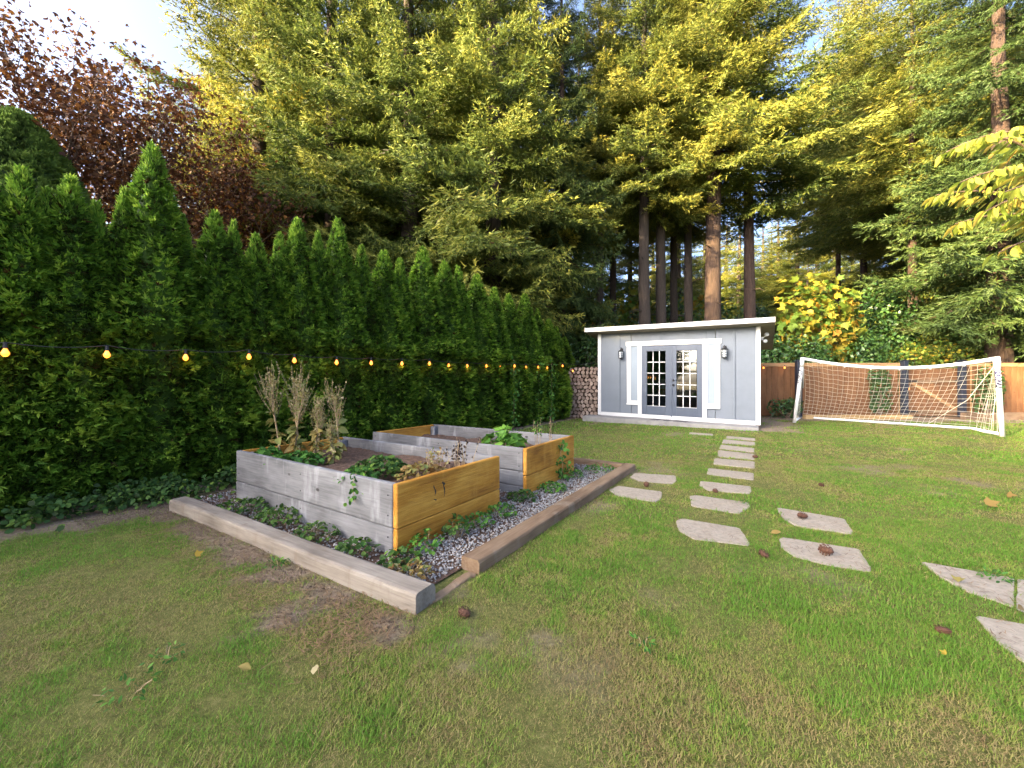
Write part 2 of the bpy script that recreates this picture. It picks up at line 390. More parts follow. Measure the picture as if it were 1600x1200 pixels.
for lab, poly in STONES:
    g = np.array([gp(*zs(*p), .012)[:2] for p in poly]); STONE_POLY.append(g)
    ring = []
    n = len(g)
    for i in range(n):                       # rounded corners and an uneven edge
        a, b_, c_ = g[i - 1], g[i], g[(i + 1) % n]
        for t in (.5, .2): ring.append(b_ + (a - b_) * .5 * t * .5)
        for t in (.2, .5): ring.append(b_ + (c_ - b_) * .5 * t * .5)
        for t in (.35, .5, .65): ring.append(b_ + (c_ - b_) * t)
    ring = np.array(ring); ring += (rng.random(ring.shape) - .5) * .005
    c = ring.mean(0); k = len(ring)
    V = [(*(p - c), -.05) for p in ring] + [(*(p - c), .004) for p in ring] + [(*((p - c) * .985), .009) for p in ring]
    F = [(i, (i + 1) % k, k + (i + 1) % k, k + i) for i in range(k)] + [(k + i, k + (i + 1) % k, 2 * k + (i + 1) % k, 2 * k + i) for i in range(k)] + [tuple(range(2 * k, 3 * k))]
    o = link('stepping_stone', mesh('stepping_stone', V, F, mats=[MT['stone']]), None, (c[0], c[1], 0))
    tag(o, lab, 'paver', 'stepping stones across the lawn')

# ------------------------------------------------------------------ timbers round the gravel
def plank(name, L, w_, h, mat, parent=None, loc=(0, 0, 0), rotz=0.0, bevel=.006, tilt=0.0):
    key = ('plank', round(L, 3), round(w_, 3), round(h, 3), mat.name, bevel)
    if key not in CACHE:
        b = MB(); nseg = 6; b.box(0, L, -w_ / 2, w_ / 2, 0, h); CACHE[key] = b.mesh(name, mat, False, bevel)
    return link(name, CACHE[key], parent, loc, (0, tilt, rotz))
CACHE = {}
def beam(name, a, b_, wd, ht, mat, label, bev=.02, seed=1, z0=-.04):
    """a weathered timber from a to b: uneven, rounded arrises"""
    a = np.array(a[:2]); b_ = np.array(b_[:2]); L = np.linalg.norm(b_ - a); n = 24; rg = np.random.default_rng(seed)
    prof = [(-wd / 2, z0), (-wd / 2, ht - bev), (-wd / 2 + bev * .35, ht - bev * .3), (-wd / 2 + bev, ht), (wd / 2 - bev * .7, ht), (wd / 2 - bev * .2, ht - bev * .2), (wd / 2, ht - bev * .7), (wd / 2, z0)]
    V = []; F = []; k = len(prof)
    for i in range(n + 1):
        t = i / n; wob = math.sin(t * 5 + seed) * .008; dz = math.sin(t * 7 + seed * 2) * .004
        for (y, z) in prof: V.append((t * L, y + wob + rg.normal() * .0015, z + dz + rg.normal() * .0012))
    for i in range(n):
        for j in range(k): F.append((i * k + j, i * k + (j + 1) % k, (i + 1) * k + (j + 1) % k, (i + 1) * k + j))
    F.append(tuple(range(k))); F.append(tuple(n * k + j for j in range(k - 1, -1, -1)))
    me = mesh(name, V, F, mats=[mat]); d = b_ - a
    return tag(link(name, me, None, (a[0], a[1], 0), (0, 0, math.atan2(d[1], d[0]))), label, 'timber')
n1 = (gp(652, 957) + gp(681, 942)) / 2; 
beam('landscape_timber', n1, yard(-2.53, -.43), .15, .105, MT['paletimber'], 'pale weathered landscape timber with rounded end beside bare earth', .03, 1)
beam('landscape_timber', yard(.54, .13), yard(.54, 3.55), .145, .085, MT['browntimber'], 'long brown landscape timber between the gravel and the lawn', .015, 2)
beam('landscape_timber', yard(.46, 3.48), yard(-.9, 3.46), .14, .08, MT['browntimber'], 'brown timber crossing behind the far raised bed', .015, 3)
beam('landscape_timber', yard(.56, -.26), yard(.57, .11), .06, .008, MT['browntimber'], 'half buried timber piece joining the pale and brown timbers', .01, 4)

# ------------------------------------------------------------------ raised beds
BW = .045
def raised_bed(u0, u1, v0, v1, top, boards, label, soil, rows_end, seed):
    t = thing('raised_bed', label, 'garden bed', yard(u0, v0, 0), YROT)
    L = u1 - u0; W = v1 - v0; rg = random.Random(seed)
    for (z0, z1) in boards:
        z0 += .003
        for y in (BW / 2, W - BW / 2):
            plank('side_board', L - BW, BW, z1 - z0, MT['greywood'], t, (0, y + rg.uniform(-.003, .003), z0), rg.uniform(-.001, .001))
    for (z0, z1) in rows_end:
        z0 += .003
        plank('end_board', W - .004, BW, z1 - z0 + .002, MT['amberwood'], t, (L - BW / 2 + .002, .002, z0), R(90))
        plank('end_board', W - 2 * BW - .004, BW, z1 - z0 - .002, MT['amberwood'], t, (BW / 2, BW + .002, z0), R(90))
    for (x, y) in ((BW + .045, BW + .045), (L - BW - .045, BW + .045), (BW + .045, W - BW - .045), (L - BW - .045, W - BW - .045)):
        MB().box(x - .043, x + .043, y - .043, y + .043, -.05, top - .025).part('corner_post', MT['greywood'], t, bevel=.004)
    for i in range(len(boards)):                                     # screw heads near the board ends
        z = (boards[i][0] + boards[i][1]) / 2
        for x in (.06, L * .5, L - .09):
            for dz in (-.07, .07):
                b = MB(); b.lathe([(0, .002), (.006, .002), (.007, -.004)], 8); b.V = [(v[0], -v[2], v[1]) for v in b.V]
                if boards[i][0] < z + dz - .01 and z + dz > .06: b.part('screw_head', MT['black'], t, loc=(x, -.001, z + dz))
    gx, gy = np.meshgrid(np.linspace(BW + .001, L - BW - .003, 60), np.linspace(BW + .004, W - BW - .004, 32)); p = np.stack([gx.ravel(), gy.ravel()], 1)
    zz = soil + (fbm(p[:, 0] * 4 + seed, p[:, 1] * 4, 40) - .5) * .10 + (fbm(p[:, 0] * 25, p[:, 1] * 25, 41) - .5) * .03
    I = (np.arange(31)[:, None] * 60 + np.arange(59)[None]).ravel()
    link('soil', mesh('soil', np.column_stack([p, zz]), np.stack([I, I + 1, I + 61, I + 60], 1), None, True, [MT['soil']]), t)
    return t
raised_bed(-2.42, 0, 0, 1.22, .496, [(-.08, .186), (.190, .496)], 'weathered grey raised bed full of bolted plants and soil, amber end boards', .385, [(-.08, .186), (.190, .496)], 1)
def dark_mark(t, y, z, h, w_, seed):  # small irregular dark marks set on the amber end board
    rg = np.random.default_rng(seed); n = 14; V = []
    for i in range(n):
        f = i / (n - 1); q = w_ * (.35 + .65 * rg.random()) * math.sin(math.pi * (f * .9 + .05)); V += [(0, y - q + .01 * math.sin(f * 5), z + h * f), (0, y + q * rg.uniform(.5, 1) + .01 * math.sin(f * 5), z + h * f)]
    V = [(2.42 + .0025, v[1], v[2]) for v in V] + [(2.42 - .001, v[1], v[2]) for v in V]
    F = [(2 * i, 2 * i + 1, 2 * i + 3, 2 * i + 2) for i in range(n - 1)]
    link('dark_mark', mesh('dark_mark', V[:2 * n], F, mats=[MT['ink']]), t)
nearbed = bpy.data.objects['raised_bed']
dark_mark(nearbed, .36, .335, .085, .012, 1); dark_mark(nearbed, .365, .295, .018, .016, 2); dark_mark(nearbed, .46, .30, .13, .010, 3); dark_mark(nearbed, .455, .39, .035, .018, 4)
raised_bed(-2.5, 0.0, 1.70, 2.90, .496, [(-.08, .09), (.094, .248), (.252, .496)], 'emptier raised bed with a broad green leafed plant, nearer the shed', .34, [(-.08, .205), (.209, .496)], 2)

# ------------------------------------------------------------------ gravel
def pebbles(n, inside, sz, seed, name, label, zfun):
    rg = np.random.default_rng(seed); P = inside(rg, n); n = len(P)
    base_ = np.array([(1, 0, 0), (-1, 0, 0), (0, 1, 0), (0, -1, 0), (0, 0, 1), (0, 0, -1)], float)
    T = np.array([(0, 2, 4), (2, 1, 4), (1, 3, 4), (3, 0, 4), (2, 0, 5), (1, 2, 5), (3, 1, 5), (0, 3, 5)])
    s = rg.uniform(.5, 1.3, (n, 1, 1)) * sz; V = base_[None] * s * rg.uniform(.6, 1.3, (n, 6, 3))
    V[:, :, 2] *= .7
    a = rg.uniform(0, 6.28, n); ca, sa = np.cos(a)[:, None], np.sin(a)[:, None]
    b = rg.normal(0, .5, n); cb, sb = np.cos(b)[:, None], np.sin(b)[:, None]
    y, z = V[:, :, 1] * cb - V[:, :, 2] * sb, V[:, :, 1] * sb + V[:, :, 2] * cb
    V = np.stack([V[:, :, 0] * ca - y * sa, V[:, :, 0] * sa + y * ca, z], 2)
    V += np.column_stack([P, zfun(P, rg)])[:, None]
    F = (T[None] + np.arange(n)[:, None, None] * 6).reshape(-1, 3)
    return tag(link(name, mesh(name, V.reshape(-1, 3), F, np.repeat(rg.random(n), 6), False, [MT['gravel']])), label, None, None, 'stuff')
def gravel_in(rg, n):
    u = rg.uniform(-2.75, .46, n); v = rg.uniform(-.33, 3.40, n)
    k = ~((u > -2.4) & (u < -.02) & (v > .03) & (v < 1.2)) & ~((u > -2.48) & (u < -.02) & (v > 1.73) & (v < 2.88))
    near = (u > -.05) | (rg.random(n) < .45)
    u, v = u[k & near], v[k & near]
    return ORG + u[:, None] * UU + v[:, None] * VV
pebbles(42000, gravel_in, .0095, 5, 'gravel', 'grey crushed gravel round the raised beds', lambda P, rg: .012 + rg.random(len(P)) * .014)
def crumbs_in(rg, n):
    u = rg.uniform(-3.0, .7, n); v = rg.uniform(-1.05, -.42, n); P = ORG + u[:, None] * UU + v[:, None] * VV
    return P[rg.random(n) < bare_mask(P)]
cr_ = pebbles(9000, crumbs_in, .0055, 6, 'soil_crumbs', 'crumbs of dry earth on the worn strip by the pale timber', lambda P, rg: .004 + rg.random(len(P)) * .006)
cr_.data.materials.clear(); cr_.data.materials.append(MT['crumb'])
gq = [yard(-2.8, -.36, .008), yard(.47, -.36, .008), yard(.47, 3.42, .008), yard(-2.8, 3.42, .008)]
tag(link('gravel_bed', mesh('gravel_bed', gq, [(0, 1, 2, 3)], mats=[MT['soil']])), 'dark earth under the gravel', None, None, 'structure')

# ------------------------------------------------------------------ foliage makers
def rot_to(D):
    """for directions D (n,3) two unit vectors across them"""
    up = np.where(np.abs(D[:, 2:3]) < .9, np.array([[0, 0, 1.]]), np.array([[1., 0, 0]]))
    A = np.cross(D, up); A /= np.linalg.norm(A, axis=1, keepdims=True) + 1e-9
    return A, np.cross(A, D)
def unit(D): return D / (np.linalg.norm(D, axis=-1, keepdims=True) + 1e-9)
def tris_mesh(name, T, tint, mats):
    n = len(T); return mesh(name, T.reshape(-1, 3), np.arange(n * 3).reshape(-1, 3), np.repeat(tint, 3) if len(tint) == n else tint, False, mats)
def join(parts):
    """[(V,F,tint)] -> one"""
    V = np.concatenate([p[0] for p in parts]); o = 0; F = []
    for p in parts: F.append(p[1] + o); o += len(p[0])
    return V, np.concatenate(F), np.concatenate([p[2] for p in parts])

def sprays(rg, C, D, size, lobes=5, spread=1.1, wfac=.22, tint=None):
    """flat fans of pointed lobes: C centres, D main directions"""
    n = len(C); A, B = rot_to(D); roll = rg.uniform(-1.1, 1.1, n)
    A = A * np.cos(roll)[:, None] + B * np.sin(roll)[:, None]; N = np.cross(A, D)
    out = []; sz = size * rg.uniform(.65, 1.25, n)
    for j in range(lobes):
        f = (j / (lobes - 1) - .5) * 2
        ang = f * spread * .5 + rg.normal(0, .12, n); L = sz * (1 - .35 * abs(f)) * rg.uniform(.8, 1.15, n)
        d = unit(D * np.cos(ang)[:, None] + A * np.sin(ang)[:, None] + N * rg.normal(0, .22, n)[:, None])
        s = np.cross(d, N); s = unit(s) * (L * wfac)[:, None]
        m = C + d * (L * .5)[:, None]
        out.append(np.stack([C, m + s, C + d * L[:, None]], 1)); out.append(np.stack([C, C + d * L[:, None], m - s], 1))
    T = np.stack(out, 1).reshape(-1, 3, 3)
    t = np.repeat(tint if tint is not None else rg.random(n), lobes * 2)
    return T, t

def cedar_crown(seed, H):
    rg = np.random.default_rng(seed)
    def rad(z, gm=1.0):
        up = .44 * np.clip((H - z) / 2.15, 0, 1) ** .80
        r = np.minimum(.44, up); r = np.where(z < .35, r * (.75 + .25 * z / .35), r)
        return r * (1 - .34 * gm * np.exp(-((z - 1.62) / .07) ** 2)) * (1 + .10 * np.exp(-((z - 1.80) / .12) ** 2))
    n = 12500; z = rg.uniform(.03, H, n * 2); keep = rg.random(n * 2) < (rad(z) / .5 * .85 + .12); z = z[keep][:n]; n = len(z)
    a = rg.uniform(0, 2 * math.pi, n)
    lump = fbm(a * 2.2 + 20, z * 4.2, seed, 3) - .5; fine = fbm(a * 7 + 9, z * 14, seed + 3, 2) - .5
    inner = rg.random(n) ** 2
    r = rad(z, np.clip(fbm(a * 3 + 50, z * 0 + seed, seed, 2) * 2.6 - .6, 0, 1.3)) * (1 + lump * .46 + fine * .18) * (1 - inner * .22)
    C = np.stack([r * np.cos(a), r * np.sin(a), z], 1)
    D = unit(np.stack([np.cos(a), np.sin(a), rg.uniform(-.25, .75, n)], 1) + rg.normal(0, .42, (n, 3)) * np.array((1, 1, .6)))
    D = np.where((z > H - .35)[:, None], unit(D + np.array([0, 0, 1.3])), D)
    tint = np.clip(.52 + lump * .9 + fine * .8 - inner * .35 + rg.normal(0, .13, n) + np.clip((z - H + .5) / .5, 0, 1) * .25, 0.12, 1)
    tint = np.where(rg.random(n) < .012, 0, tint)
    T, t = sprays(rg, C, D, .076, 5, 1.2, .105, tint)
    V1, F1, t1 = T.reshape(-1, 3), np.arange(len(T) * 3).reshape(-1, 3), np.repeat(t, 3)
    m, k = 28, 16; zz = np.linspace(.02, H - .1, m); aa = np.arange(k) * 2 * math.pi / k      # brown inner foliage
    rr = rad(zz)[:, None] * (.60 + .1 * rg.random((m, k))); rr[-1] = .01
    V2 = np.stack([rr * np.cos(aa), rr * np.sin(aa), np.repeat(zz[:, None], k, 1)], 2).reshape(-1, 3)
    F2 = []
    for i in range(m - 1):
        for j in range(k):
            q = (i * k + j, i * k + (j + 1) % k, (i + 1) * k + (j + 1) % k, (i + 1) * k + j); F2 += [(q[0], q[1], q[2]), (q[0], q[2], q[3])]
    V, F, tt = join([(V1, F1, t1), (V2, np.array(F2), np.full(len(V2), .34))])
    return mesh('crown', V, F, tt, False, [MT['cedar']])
CED_H = [3.0, 3.35, 3.65, 3.85, 4.05]
CEDARS = [cedar_crown(11 + i, h) for i, h in enumerate(CED_H)]
CTRUNK = MB().tube([(0, 0, -.05), (.01, 0, 1), (0, .01, 2.4)], [.05, .04, .015], 7).mesh('trunk', MT['twig'])
HEDGE_TOPS = [(-150, 262), (-95, 285), (-45, 275), (-8, 290), (35, 268), (74, 300), (110, 282), (150, 320), (195, 300), (240, 230), (285, 340), (335, 335), (365, 350), (400, 370), (437, 368), (465, 343), (497, 366), (528, 344), (565, 385),
              (600, 393), (625, 405), (660, 388), (695, 410), (716, 418), (745, 430), (772, 450), (795, 462), (820, 460), (840, 484), (857, 500), (870, 512), (882, 528)]
def hedge_pt(px, off=.0):
    r = (px - 800) / FPX; x0, y0 = -3.5 - .40 + off * .837, 4.4 + .26 - off * .548
    t = (y0 * r - x0) / (.548 - .837 * r); return np.array((x0 + .548 * t, y0 + .837 * t))
HEDGE_LABEL = 'green columnar cedar in the clipped hedge row with string lights'
rg = random.Random(8)
CED_SP = {3: 'tallest spire-topped cedar of the hedge, its leader well above the neighbours'}
def add_cedar(p, h, lab, wfac=1.0):
    i = min(range(5), key=lambda k: abs(CED_H[k] - h)); s = h / CED_H[i]
    t = tag(link('hedge_cedar', None, None, (p[0], p[1], 0), (0, 0, rg.uniform(0, 6.28))), lab, 'cedar', 'hedge cedars along the garden')
    ws = rg.uniform(.92, 1.06) * wfac
    link('trunk', CTRUNK, t); link('crown', CEDARS[i], t, (0, 0, 0), (0, 0, 0), (ws, ws, s))
ORD = 'second third fourth fifth sixth seventh eighth ninth tenth eleventh twelfth thirteenth fourteenth fifteenth sixteenth seventeenth eighteenth nineteenth twentieth twenty-first twenty-second twenty-third twenty-fourth twenty-fifth twenty-sixth twenty-seventh twenty-eighth twenty-ninth thirtieth thirty-first thirty-second thirty-third thirty-fourth thirty-fifth thirty-sixth'.split()
NH = len(HEDGE_TOPS)
for hi, (px, py) in enumerate(HEDGE_TOPS):
    q0 = hedge_pt(HEDGE_TOPS[max(hi - 1, 0)][0]); q1 = hedge_pt(HEDGE_TOPS[min(hi + 1, NH - 1)][0]); gap = np.linalg.norm(q1 - q0) / (2 if 0 < hi < NH - 1 else 1)
    wfac = min(1.12, max(.80, .55 + gap * .85))
    wfac = wfac * (1.22 if px in {-150, -45, 35, 110, 240, 335, 400, 465, 528, 600, 660, 695, 745, 795, 820, 857, 882} else .92)
    p = hedge_pt(px); h = CAMZ + (HOR - py) / FPX * p[1]
    lab = 'green columnar cedar in the hedge, %s of its row from the firewood stack' % ORD[max(0, NH - 2 - hi)]
    if px == 240: lab = 'spire-topped cedar of the hedge, its leader high above both neighbours'
    if px == 882: lab = 'short last cedar of the hedge row, next to the firewood stack'
    add_cedar(p, h, lab, wfac)
for k_, t_ in enumerate((-3.4, -4.0, -4.6)): add_cedar(np.array((-3.9 + .548 * t_, 4.66 + .837 * t_)), 3.3, 'green columnar cedar in the hedge, %s of its row from the firewood stack' % ORD[NH - 1 + k_])

# ------------------------------------------------------------------ firs
def bough(rg, L, tuft=.10, step=.08, droop=.30, hang=.25):
    """a flat feathery fir bough along +X: returns triangles and tint"""
    P = []; D = []; Tn = []
    ax = lambda t: np.array((L * t, 0, L * (-droop * t + droop * .85 * t ** 2.2)))
    def run(p, d, l, curl, tipw):
        n = max(2, int(l / step)); t = (np.arange(n) + rg.random(n) * .5) / n
        pts = p + d * (t * l)[:, None]; pts[:, 2] += -hang * l * t * .6 + curl * l * t ** 2
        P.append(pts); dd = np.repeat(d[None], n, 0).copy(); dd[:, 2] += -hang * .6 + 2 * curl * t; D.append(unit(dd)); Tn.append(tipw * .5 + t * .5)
    nt_ = max(6, int(L / .13))
    for i in range(nt_):
        t = .10 + .88 * (i + rg.random() * .6) / nt_; p = ax(t)
        for s in (-1, 1):
            l = L * (.40 * (1 - t) ** .75 + .07) * rg.uniform(.7, 1.15) * min(1, t * 4 + .25)
            a = R(rg.uniform(40, 62)); d = unit(np.array((math.cos(a), s * math.sin(a), rg.normal(-.05, .12))))
            run(p, d, l, rg.uniform(0, .25), t)
            if l > .30:
                m = int(l / .17)
                for j in range(1, m):
                    q = p + d * (l * j / m); q[2] += -hang * .5 * l * j / m
                    a2 = a + rg.choice((-1, 1)) * R(rg.uniform(35, 60))
                    d2 = unit(np.array((math.cos(a2), s * math.sin(a2), rg.normal(-.12, .2)))); run(q, d2, l * .34 * rg.uniform(.6, 1.2), .1, t)
    t = np.linspace(.1, 1, int(L / step)); P.append(np.array([ax(k) for k in t])); D.append(unit(np.gradient(P[-1], axis=0))); Tn.append(t)
    P, D, Tn = np.concatenate(P), np.concatenate(D), np.concatenate(Tn); n = len(P)
    A, B = rot_to(D); out = []; tt = []
    for j in range(4):
        an = rg.uniform(0, 2 * math.pi, n); rad = A * np.cos(an)[:, None] + B * np.sin(an)[:, None]
        d = unit(D + rad * rg.uniform(.45, 1.0, n)[:, None]); l = tuft * rg.uniform(.7, 1.3, n)
        s = unit(np.cross(d, rad + .3 * A)) * (l * .115)[:, None]; q = P + rg.normal(0, .012, (n, 3))
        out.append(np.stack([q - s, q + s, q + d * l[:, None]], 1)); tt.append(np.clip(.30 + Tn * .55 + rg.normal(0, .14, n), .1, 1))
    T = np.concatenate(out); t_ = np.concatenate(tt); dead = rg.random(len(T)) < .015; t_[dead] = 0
    # the woody axis itself
    w_ = np.array([ax(k) for k in np.linspace(0, .8, 6)]); S = []
    for i in range(5):
        r0, r1 = .025 * (1 - i / 6) * L / 2.5, .025 * (1 - (i + 1) / 6) * L / 2.5
        for (dy, dz) in ((1, 0), (0, 1)):
            o0 = np.array((0, dy, dz)) * r0; o1 = np.array((0, dy, dz)) * r1
            S += [(w_[i] - o0, w_[i] + o0, w_[i + 1] + o1), (w_[i] - o0, w_[i + 1] + o1, w_[i + 1] - o1)]
    return np.concatenate([T, np.array(S)]), np.concatenate([t_, np.zeros(len(S))])
rgB = np.random.default_rng(77)
LONG = [bough(rgB, 3.0, .125, .098, d, h) for d, h in ((.30, .25), (.42, .4), (.2, .2))]
SHORT = [bough(rgB, 1.5, .112, .092, d, h) for d, h in ((.22, .2), (.1, .1))]
WEEP = [bough(rgB, 2.6, .125, .098, d, h) for d, h in ((.5, .75), (.62, .9))]
def fir_crown(seed, H, z0, rmax, n, mat, long_, shape=.8, thin=0.0):
    rg = np.random.default_rng(seed); out = []; tt = []
    for i in range(n):
        f = (i + rg.random()) / n; z = z0 + (H - z0) * f
        Lb = max(.35, rmax * min((1 - f) ** shape, .55 + f * 3) * rg.uniform(.72, 1.12)); a = i * 2.39996 + rg.normal(0, .3)
        if thin and rg.random() < thin: continue
        src = long_[rg.integers(len(long_))] if Lb > 1.7 else SHORT[rg.integers(2)]
        ref = 2.9 if Lb > 1.7 else 1.5
        s = Lb / ref; up = (f - .45) * .55 + rg.normal(0, .10); roll = rg.normal(0, .25)
        T = src[0] * np.array((s, s * 1.0, s))
        y, z_ = T[..., 1] * math.cos(roll) - T[..., 2] * math.sin(roll), T[..., 1] * math.sin(roll) + T[..., 2] * math.cos(roll)
        x = T[..., 0] * math.cos(up) - z_ * math.sin(up); z_ = T[..., 0] * math.sin(up) + z_ * math.cos(up)
        T = np.stack([x * math.cos(a) - y * math.sin(a), x * math.sin(a) + y * math.cos(a), z_ + z], 2)
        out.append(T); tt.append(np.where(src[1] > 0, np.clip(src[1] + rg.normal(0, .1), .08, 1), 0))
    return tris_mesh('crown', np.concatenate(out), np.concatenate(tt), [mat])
def trunk_mesh(H, r, mat, seed, lean=0.0, stubs=0):
    rg = np.random.default_rng(seed); n, k = 22, 14; b = MB()
    P = [(lean * (i / n) ** 1.5 * H + math.sin(i * .7 + seed) * .03, math.cos(i * .5 + seed) * .03, -.2 + H * (i / n)) for i in range(n + 1)]
    rr = [r * ((1 - i / n) ** .85 * .92 + .03 + .45 * math.exp(-i / n * H / .7)) for i in range(n + 1)]
    b.tube(P, rr, k, False)
    b.V = [(v[0] * 1 + rg.normal() * r * .03, v[1] + rg.normal() * r * .03, v[2]) for v in b.V]
    for i in range(stubs):
        z = rg.uniform(2.5, H * .5); a = rg.uniform(0, 6.28); j = int((z + .2) / H * n); p = np.array(P[j]); l = rg.uniform(.4, 1.5)
        b.tube([p, p + np.array((math.cos(a) * l * .6, math.sin(a) * l * .6, .03)), p + np.array((math.cos(a) * l, math.sin(a) * l, -.15 * l))], [.03, .018, .006], 5)
    return b.mesh('trunk', mat, True)
FIRS = {
 'full':  (fir_crown(1, 21, 1.6, 3.9, 135, MT['fir'], LONG + WEEP[:1], .7), trunk_mesh(21, .30, MT['bark'], 1), 21),
 'full2': (fir_crown(2, 22, 2.6, 4.3, 135, MT['fir'], LONG + WEEP, .7), trunk_mesh(22, .34, MT['bark'], 2), 22),
 'high':  (fir_crown(3, 24, 8.6, 3.7, 105, MT['fir'], LONG + WEEP[:1], .7), trunk_mesh(24, .34, MT['bark'], 3, 0, 9), 24),
 'high2': (fir_crown(4, 25, 9.6, 4.4, 105, MT['fir'], LONG + WEEP, .7), trunk_mesh(25, .46, MT['redbark'], 4, 0, 7), 25),
 'weep':  (fir_crown(5, 22, 2.8, 5.0, 115, MT['hemlock'], WEEP + LONG[1:2], .7), trunk_mesh(22, .44, MT['redbark'], 5), 22),
}
def add_tree(name, kind, px, Y, label, s=1.0, group=None, rz=None, ws=1.0, tilt=(0, 0), pos=None, ts=None):
    cr, tr, H = FIRS[kind]; x = (px - 800) / FPX * Y if pos is None else pos[0]; y = Y if pos is None else pos[1]
    t = tag(link(name, None, None, (x, y, 0), (tilt[0], tilt[1], rg.uniform(0, 6.28) if rz is None else rz)), label, 'tree', group)
    k = ws * s if ts is None else ts
    link('trunk', tr, t, (0, 0, 0), (0, 0, 0), (k, k, s)); link('crown', cr, t, (0, 0, 0), (0, 0, 0), (ws * s, ws * s, s)); return t
G1, G2, G3, G4 = 'firs behind the cedar hedge', 'bare-stemmed firs behind the shed', 'distant firs beyond the fence', 'firs in the deep wood behind'
LB1 = 'sunlit bushy fir with branches down to the cedar hedge'
NEARF = ((345, 19, 'full', .98, 1.1), (405, 14.8, 'full2', 1.1, 1.05), (455, 18, 'full2', 1.1, 1.1), (520, 14.0, 'full', 1.12, 1.1), (585, 19, 'full2', 1.1, 1.0), (640, 14.2, 'full2', 1.1, 1.05), (715, 17, 'full', 1.18, 1.05), (770, 14.0, 'full2', 1.12, 1.0), (835, 17.5, 'full', 1.2, 1.05))
for i_, (px, Y, k, s, w_) in enumerate(NEARF):
    j_ = len(NEARF) - 1 - i_
    add_tree('fir_tree', k, px, Y, 'sunlit bushy fir behind the hedge, ' + ('next to' if j_ == 0 else ORD[j_ - 1] + ' from') + ' the drooping fir at the hedge end', s, G1, None, w_)
add_tree('fir_tree', 'weep', 878, 15.5, 'dark green drooping fir with a thin reddish trunk at the hedge end', .95, None, .4, .62, ts=.42)
for px, Y, s, lab, tk in ((937, 17.5, .95, 'slim dark fir trunk nearest the firewood stack, behind the shed', .62), (957, 21, .95, 'dark fir trunk half hidden behind the slim one by the firewood', .7),
     (1007, 16.2, .98, 'stout mossy fir trunk above the left half of the shed roof', .84), (1033, 17.2, 1.0, 'straight fir trunk, second of the close row behind the shed', .8), (1053, 19.5, 1.0, 'thinnest fir trunk of the close row behind the shed', .66),
     (1076, 18.2, 1.02, 'slim reddish fir trunk just beside the massive trunk', .7)):
    add_tree('fir_tree', 'high', px, Y, lab, s, G2, None, .95, ts=tk)
add_tree('fir_tree', 'high2', 1115, 16.6, 'massive red-barked fir trunk rising behind the shed roof', 1.03, None, 1.2, 1.02, ts=.86)
add_tree('fir_tree', 'high2', 1172, 18.2, 'leaning fir trunk over the right end of the shed roof', .98, None, 3.9, 1.3, (0, R(1.5)), ts=.66)
add_tree('cedar_tree', 'weep', 1562, 13.9, 'huge red-barked drooping conifer growing behind the fence past the goal', 1.0, None, 2.0, .95, ts=.86)
add_tree('fir_tree', 'high2', 1425, 19.0, 'dark spreading fir high above the gate posts', .93, None, 5.1, 1.55, ts=.5)
for px, Y, k_, s_ in ((1310, 30, 'high2', 1.25), (1500, 25, 'full2', 1.1), (1590, 24, 'full', 1.2), (1390, 34, 'high', 1.3), (1350, 24, 'high2', 1.12), (1470, 22, 'full2', 1.12), (1545, 20, 'full', 1.15)):
    add_tree('fir_tree', k_, px, Y, 'tall fir filling the sky between the leaning trunk and the huge conifer', s_, 'tall firs above the fence', None, 1.25, ts=.5)
add_tree('fir_tree', 'full', 232, 22, 'slim fir peeking out above the copper maple', .90, None, 1.0, .62)
add_tree('cedar_tree', 'weep', 1622, 16.5, 'drooping conifer standing close behind the huge red-barked one', 1.12, None, 4.0, 1.05, ts=.6)
add_tree('fir_tree', 'high2', 1680, 17, LB1.replace('down to the cedar hedge', 'spreading above the huge red-barked conifer'), 1.0, None, .6, 1.1)
for px, Y, k, s in ((250, 31, 'full', 1.0), (430, 27, 'full2', 1.2), (560, 29, 'full', 1.3), (640, 24, 'full', 1.3), (480, 23, 'full2', 1.2), (350, 25, 'full2', 1.05), (760, 23, 'full', 1.3), (700, 27, 'full2', 1.25), (800, 30, 'full', 1.3), (905, 29, 'full2', 1.2), (985, 33, 'full', 1.1), (1060, 36, 'full2', 1.1)):
    add_tree('fir_tree', k, px, Y, 'fir in the second row of the wood behind the hedge', s, G4)
for px, Y, py, k in ((860, 48, 330, 'full'), (1020, 52, 330, 'full'), (1100, 55, 335, 'full2'), (1155, 50, 322, 'full'), (1192, 58, 345, 'full'), (1216, 52, 328, 'full'), (1246, 48, 332, 'full2'), (1276, 56, 338, 'full'), (1303, 50, 330, 'full'), (1332, 58, 345, 'full2'), (1365, 46, 365, 'full'), (1135, 66, 345, 'full2'), (1175, 44, 400, 'full'), (1232, 62, 350, 'full'), (1262, 42, 410, 'full2'), (1290, 64, 352, 'full'), (1345, 42, 400, 'full'), (1205, 70, 360, 'full2'), (1450, 50, 330, 'full'), (1520, 48, 320, 'full2')):
    add_tree('fir_tree', k, px, Y, 'far sunlit fir standing beyond the shed and fence', (CAMZ + (HOR - py) / FPX * Y) / FIRS[k][2], G3, None, 1.8)
for px, Y, s in ((1395, 30, .58), (1465, 27, .5)):
    add_tree('fir_tree', 'weep', px, Y, 'yellow lit drooping conifer behind the dark shrubs', s, 'lit conifers behind the gate')
